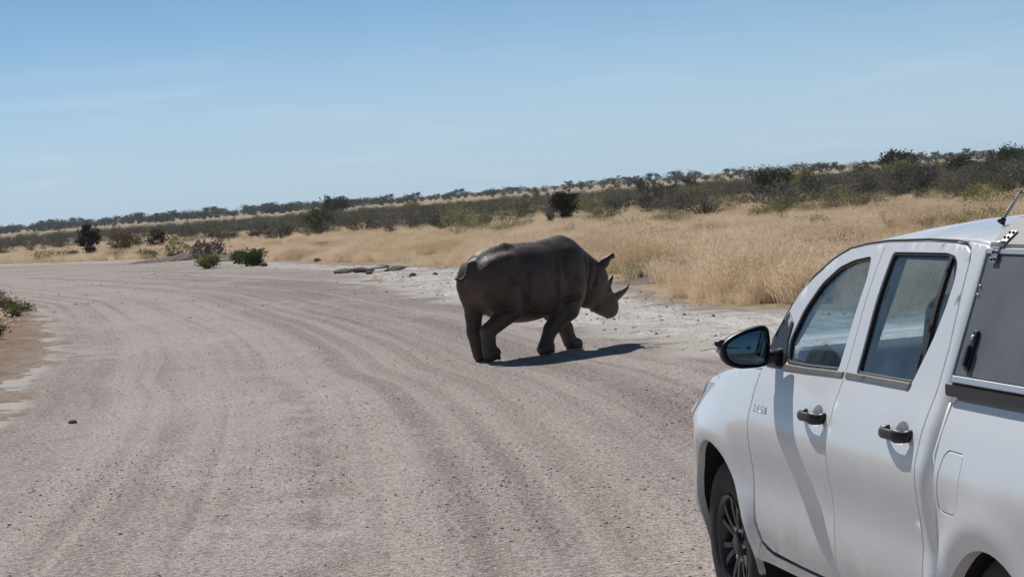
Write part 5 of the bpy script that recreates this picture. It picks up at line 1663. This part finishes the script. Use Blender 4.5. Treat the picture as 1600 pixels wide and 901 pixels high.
def mirror(T, sd):
    mo = empty('door_mirror', (0, 0, 0)); mo.parent = T
    out = [(1.118, 1.344), (1.081, 1.373), (1.023, 1.396), (.958, 1.409), (.924, 1.409), (.912, 1.394), (.908, 1.349), (.913, 1.301), (.925, 1.244), (.964, 1.237), (1.044, 1.239), (1.085, 1.252), (1.113, 1.276), (1.122, 1.310)]
    P = res_poly(round_poly(out, .02, 3), .012)
    c = P.mean(0)
    rows = []
    for x, k, in ((2.190, .955), (2.192, .985), (2.205, 1.0), (2.24, .985), (2.28, .90), (2.315, .72), (2.335, .45), (2.342, .05)):
        q = c + (P - c) * k
        q = np.vstack([q, q[:1]])
        rows.append([(x + .02 * (yy - 1.0) * 0, sd * yy, zz) for yy, zz in q])
    grid_obj('mirror_housing', rows, C_BLACK, mo, flip=sd > 0)
    q = c + (P - c) * .955
    bm = bmesh.new()
    a = [bm.verts.new((2.190, sd * y, z)) for y, z in q]
    b = [bm.verts.new((2.202, sd * y, z)) for y, z in c + (P - c) * .845]
    for i in range(len(a)):
        j = (i + 1) % len(a); bm.faces.new((a[i], a[j], b[j], b[i]))
    bmesh.ops.recalc_face_normals(bm, faces=bm.faces)
    link('mirror_frame', bm_to_mesh('mirror_frame', bm), C_BLACK, mo)
    # glass, turned a few degrees towards the driver and slightly down
    rows = []
    for k in np.linspace(.84, .001, 9):
        g = c + (P - c) * k
        g = np.vstack([g, g[:1]])
        rows.append([(2.203 + (y - c[0]) * .15 + (z - c[1]) * .055 + .34 * (((c[0] - y) ** 2 + (z - c[1]) ** 2) - .010), sd * y, z) for y, z in g])
    grid_obj('mirror_glass', rows, C_MIRROR, mo, thick=.003, flip=sd < 0)
    tube('mirror_arm', [(2.27, sd * .845, 1.268), (2.265, sd * .88, 1.270), (2.255, sd * .935, 1.274)], [.044, .036, .036], C_BLACK, mo, 12, (1.2, .9))
    # indicator on the outer end
    bm = bmesh.new()
    tube_bm(bm, [(2.215, sd * 1.108, 1.322), (2.235, sd * 1.121, 1.322), (2.27, sd * 1.112, 1.322), (2.30, sd * 1.08, 1.322)], [.010, .013, .013, .008], 8)
    link('indicator_lens', bm_to_mesh('indicator_lens', bm), simple('clear_lens', (.55, .58, .60), .15), mo)
    tube('mirror_pivot', [(2.215, sd * 1.10, 1.352), (2.235, sd * 1.124, 1.349), (2.27, sd * 1.11, 1.349)], [.012, .014, .010], C_BLACK, mo, 8)

def badge(door):
    """raised chrome characters on the front of the door"""
    x = 2.395
    for i, (ch, m, adv) in enumerate((('2', C_CHROME, .024), ('.', C_CHROME, .011), ('4', C_CHROME, .036), ('G', C_CHROME, .030), ('D', C_CHROME, .030), ('6', C_RED, .028))):
        cu = bpy.data.curves.new('letter', 'FONT')
        cu.body = ch; cu.size = .046; cu.extrude = .003; cu.bevel_depth = .0006; cu.resolution_u = 4
        tmp = bpy.data.objects.new('letter', cu)
        COL.objects.link(tmp)
        dg = bpy.context.evaluated_depsgraph_get()
        me = bpy.data.meshes.new_from_object(tmp.evaluated_get(dg))
        bpy.data.objects.remove(tmp)
        me.name = 'badge_letter'
        me.materials.clear()
        o = link('badge_letter', me, m, door, smooth=False)
        z = 1.040
        y = float(Wd(x, z + .015))
        tilt = math.atan2(float(Wd(x, z)) - float(Wd(x, z + .03)), .03)
        # text runs towards the rear, faces left
        o.matrix_local = Matrix.Translation((x, y + .002, z)) @ Matrix(((-1, 0, 0, 0), (0, 0, 1, 0), (0, 1, 0, 0), (0, 0, 0, 1))) @ Matrix.Rotation(-tilt, 4, 'X') @ Matrix.Scale(1.18, 4, (1, 0, 0))
        x -= adv * 1.18
    return

def canopy(T):
    cn = empty('canopy', (0, 0, 0)); cn.parent = T
    XF, XR = .345, -1.24
    B, H, TP, C = (.874, 1.290), (.700, 1.742), (.600, 1.822), (0, 1.862)       # (y, z): foot, hinge line, roof corner, roof centre
    sec = []
    for a, b, n in ((B, H, 6), (H, TP, 3), (TP, C, 6)):
        for t in np.linspace(0, 1, n, endpoint=False): sec.append((a[0] + (b[0] - a[0]) * t, a[1] + (b[1] - a[1]) * t))
    sec.append(C)
    full = sec + [(-y, z) for y, z in sec[::-1][1:]]
    # shell
    bm = bmesh.new()
    R = [[bm.verts.new((x, y * k, z)) for y, z in full] for x, k in ((XF, .998), (XF - .006, 1.0), (-.45, 1.0), (XR, 1.0))]
    for a, b in zip(R, R[1:]):
        for i in range(len(full) - 1): bm.faces.new((a[i], b[i], b[i + 1], a[i + 1]))
    bm.faces.new(R[0]); bm.faces.new(R[-1][::-1])
    bmesh.ops.recalc_face_normals(bm, faces=bm.faces)
    link('canopy_shell', bm_to_mesh('canopy_shell', bm), C_CANFR, cn, smooth=False)
    # plinth between the bed rail and the canopy
    for sd in (-1, 1):
        bm = bmesh.new()
        pr = [(.882, 1.248), (.886, 1.256), (.884, 1.288), (.874, 1.293), (.78, 1.293), (.78, 1.248)]
        a = [bm.verts.new((.372, sd * y, z)) for y, z in pr]; b = [bm.verts.new((-1.24, sd * y, z)) for y, z in pr]
        for i in range(6): bm.faces.new((a[i], a[(i + 1) % 6], b[(i + 1) % 6], b[i]))
        bm.faces.new(a); bm.faces.new(b)
        bmesh.ops.recalc_face_normals(bm, faces=bm.faces)
        link('canopy_plinth', bm_to_mesh('canopy_plinth', bm), C_BLACK, cn, smooth=False)
        d = Vector((0, sd * (H[0] - B[0]), H[1] - B[1])).normalized()
        nrm = Vector((0, sd * (H[1] - B[1]), (B[0] - H[0]))).normalized()
        Bv, L = Vector((0, sd * B[0], B[1])), math.hypot(H[0] - B[0], H[1] - B[1])
        def slab(nm, x0, x1, v0, v1, o0, o1, mat, par, bev=.002):
            bm = bmesh.new()
            q = []
            for o in (o0, o1):
                for x, v in ((x0, v0), (x1, v0), (x1, v1), (x0, v1)):
                    q.append(bm.verts.new(Vector((x, 0, 0)) + Bv + d * v + nrm * o))
            for f in ((0, 1, 2, 3), (4, 7, 6, 5), (0, 4, 5, 1), (1, 5, 6, 2), (2, 6, 7, 3), (3, 7, 4, 0)): bm.faces.new([q[i] for i in f])
            bmesh.ops.recalc_face_normals(bm, faces=bm.faces)
            if bev: bmesh.ops.bevel(bm, geom=list(bm.edges), offset=bev, segments=1, affect='EDGES')
            return link(nm, bm_to_mesh(nm, bm), mat, par, smooth=False)
        slab('door_panel', XF - .028, XR + .05, .030, L - .040, .002, .010, C_CANOPY, cn)
        slab('door_frame', XF - .010, XF - .026, .006, L - .020, .002, .016, C_ALU, cn)
        slab('door_frame', XF - .0275, XR + .03, .004, .026, .002, .016, C_ALU, cn)
        slab('door_frame', XF - .0275, XR + .03, L - .038, L - .018, .002, .016, C_ALU, cn)
        # gull-wing hinge near the front
        def at(x, v, o): return Vector((x, 0, 0)) + Bv + d * v + nrm * o
        slab('hinge', .262, .214, L - .070, L - .016, .017, .021, C_STEEL, cn, .001)
        d2 = Vector((0, sd * (TP[0] - H[0]), TP[1] - H[1])).normalized(); n2 = Vector((0, sd * (TP[1] - H[1]), H[0] - TP[0])).normalized()
        hb = bmesh.new()
        for (v0, v1) in ((.002, .058),):
            q = [hb.verts.new(Vector((x, sd * H[0], H[1])) + d2 * v + n2 * o) for o in (.003, .007) for x, v in ((.262, v0), (.214, v0), (.214, v1), (.262, v1))]
            for f in ((0, 1, 2, 3), (4, 7, 6, 5), (0, 4, 5, 1), (1, 5, 6, 2), (2, 6, 7, 3), (3, 7, 4, 0)): hb.faces.new([q[i] for i in f])
        bmesh.ops.recalc_face_normals(hb, faces=hb.faces)
        link('hinge', bm_to_mesh('hinge', hb), C_STEEL, cn, smooth=False)
        tube('hinge_pin', [at(.285, L - .004, .016), at(.196, L - .004, .016)], [.010, .010], C_STEEL, cn, 10)
        for x in (.252, .224):
            for v in (L - .058, L - .034):
                tube('screw', [at(x, v, .020), at(x, v, .026)], [.006, .005], C_GLOSSB, cn, 8)
            for v in (.022, .046):
                p = Vector((x, sd * H[0], H[1])) + d2 * v
                tube('screw', [p + n2 * .006, p + n2 * .012], [.006, .005], C_GLOSSB, cn, 8)
        # compression lock: back plate, paddle and key barrel
        slab('lock', .232, .196, .048, .185, .0105, .022, C_BLACK, cn, .004)
        slab('lock_paddle', .226, .202, .058, .132, .0225, .034, C_GLOSSB, cn, .004)
        tube('key_barrel', [at(.214, .158, .021), at(.214, .158, .028)], [.010, .009], C_STEEL, cn, 12)
        # two rivets on the front frame
        for v in (.305, .335):
            tube('rivet', [at(XF - .045, v, .009), at(XF - .045, v, .016)], [.006, .004], C_STEEL, cn, 8)

def aerial(T):
    """stubby spiral aerial at the back of the roof"""
    a = empty('aerial', (0, 0, 0)); a.parent = T
    p0, p1 = Vector((.70, .50, 1.806)), Vector((.645, .445, 1.905))
    # short rod wound with a spiral
    tube('aerial_rod', [p0, p1], [.0042, .0028], C_BLACK, a, 10)
    d = (p1 - p0); L = d.length; d.normalize()
    u = d.cross(Vector((0, 0, 1))).normalized(); w = d.cross(u)
    pts = [p0 + d * L * (.02 + .92 * t) + (u * math.cos(t * 75) + w * math.sin(t * 75)) * (.0056 - .0016 * t) for t in np.linspace(0, 1, 150)]
    tube('aerial_spiral', pts, [.0022] * 150, simple('pale_spiral', (.55, .55, .55), .4), a, 5)
    tube('aerial_base', [p0 - d * .012, p0 + d * .010], [.016, .009], C_BLACK, a, 12)
build_truck()

# ------------------------------------------------------------------ thin air haze over the plain
def haze():
    x0, x1, y0, y1, z0, z1 = -900, 900, -120, 1700, -1.2, 9.0
    V = [(x, y, z) for z in (z0, z1) for y in (y0, y1) for x in (x0, x1)]
    F = [(0, 2, 3, 1), (4, 5, 7, 6), (0, 1, 5, 4), (1, 3, 7, 5), (3, 2, 6, 7), (2, 0, 4, 6)]
    t = NT('haze')
    pv = t.n('ShaderNodeVolumePrincipled')
    pv.inputs['Color'].default_value = (.80, .87, .95, 1)
    pv.inputs['Density'].default_value = 0.00014
    pv.inputs['Anisotropy'].default_value = 0.3
    t.t.links.new(pv.outputs[0], t.out.inputs['Volume'])
    o = link('haze', mesh_from('haze', V, F), t.m, smooth=False)
    tag(o, 'thin pale haze in the air over the far plain', 'haze', kind='stuff')
haze()
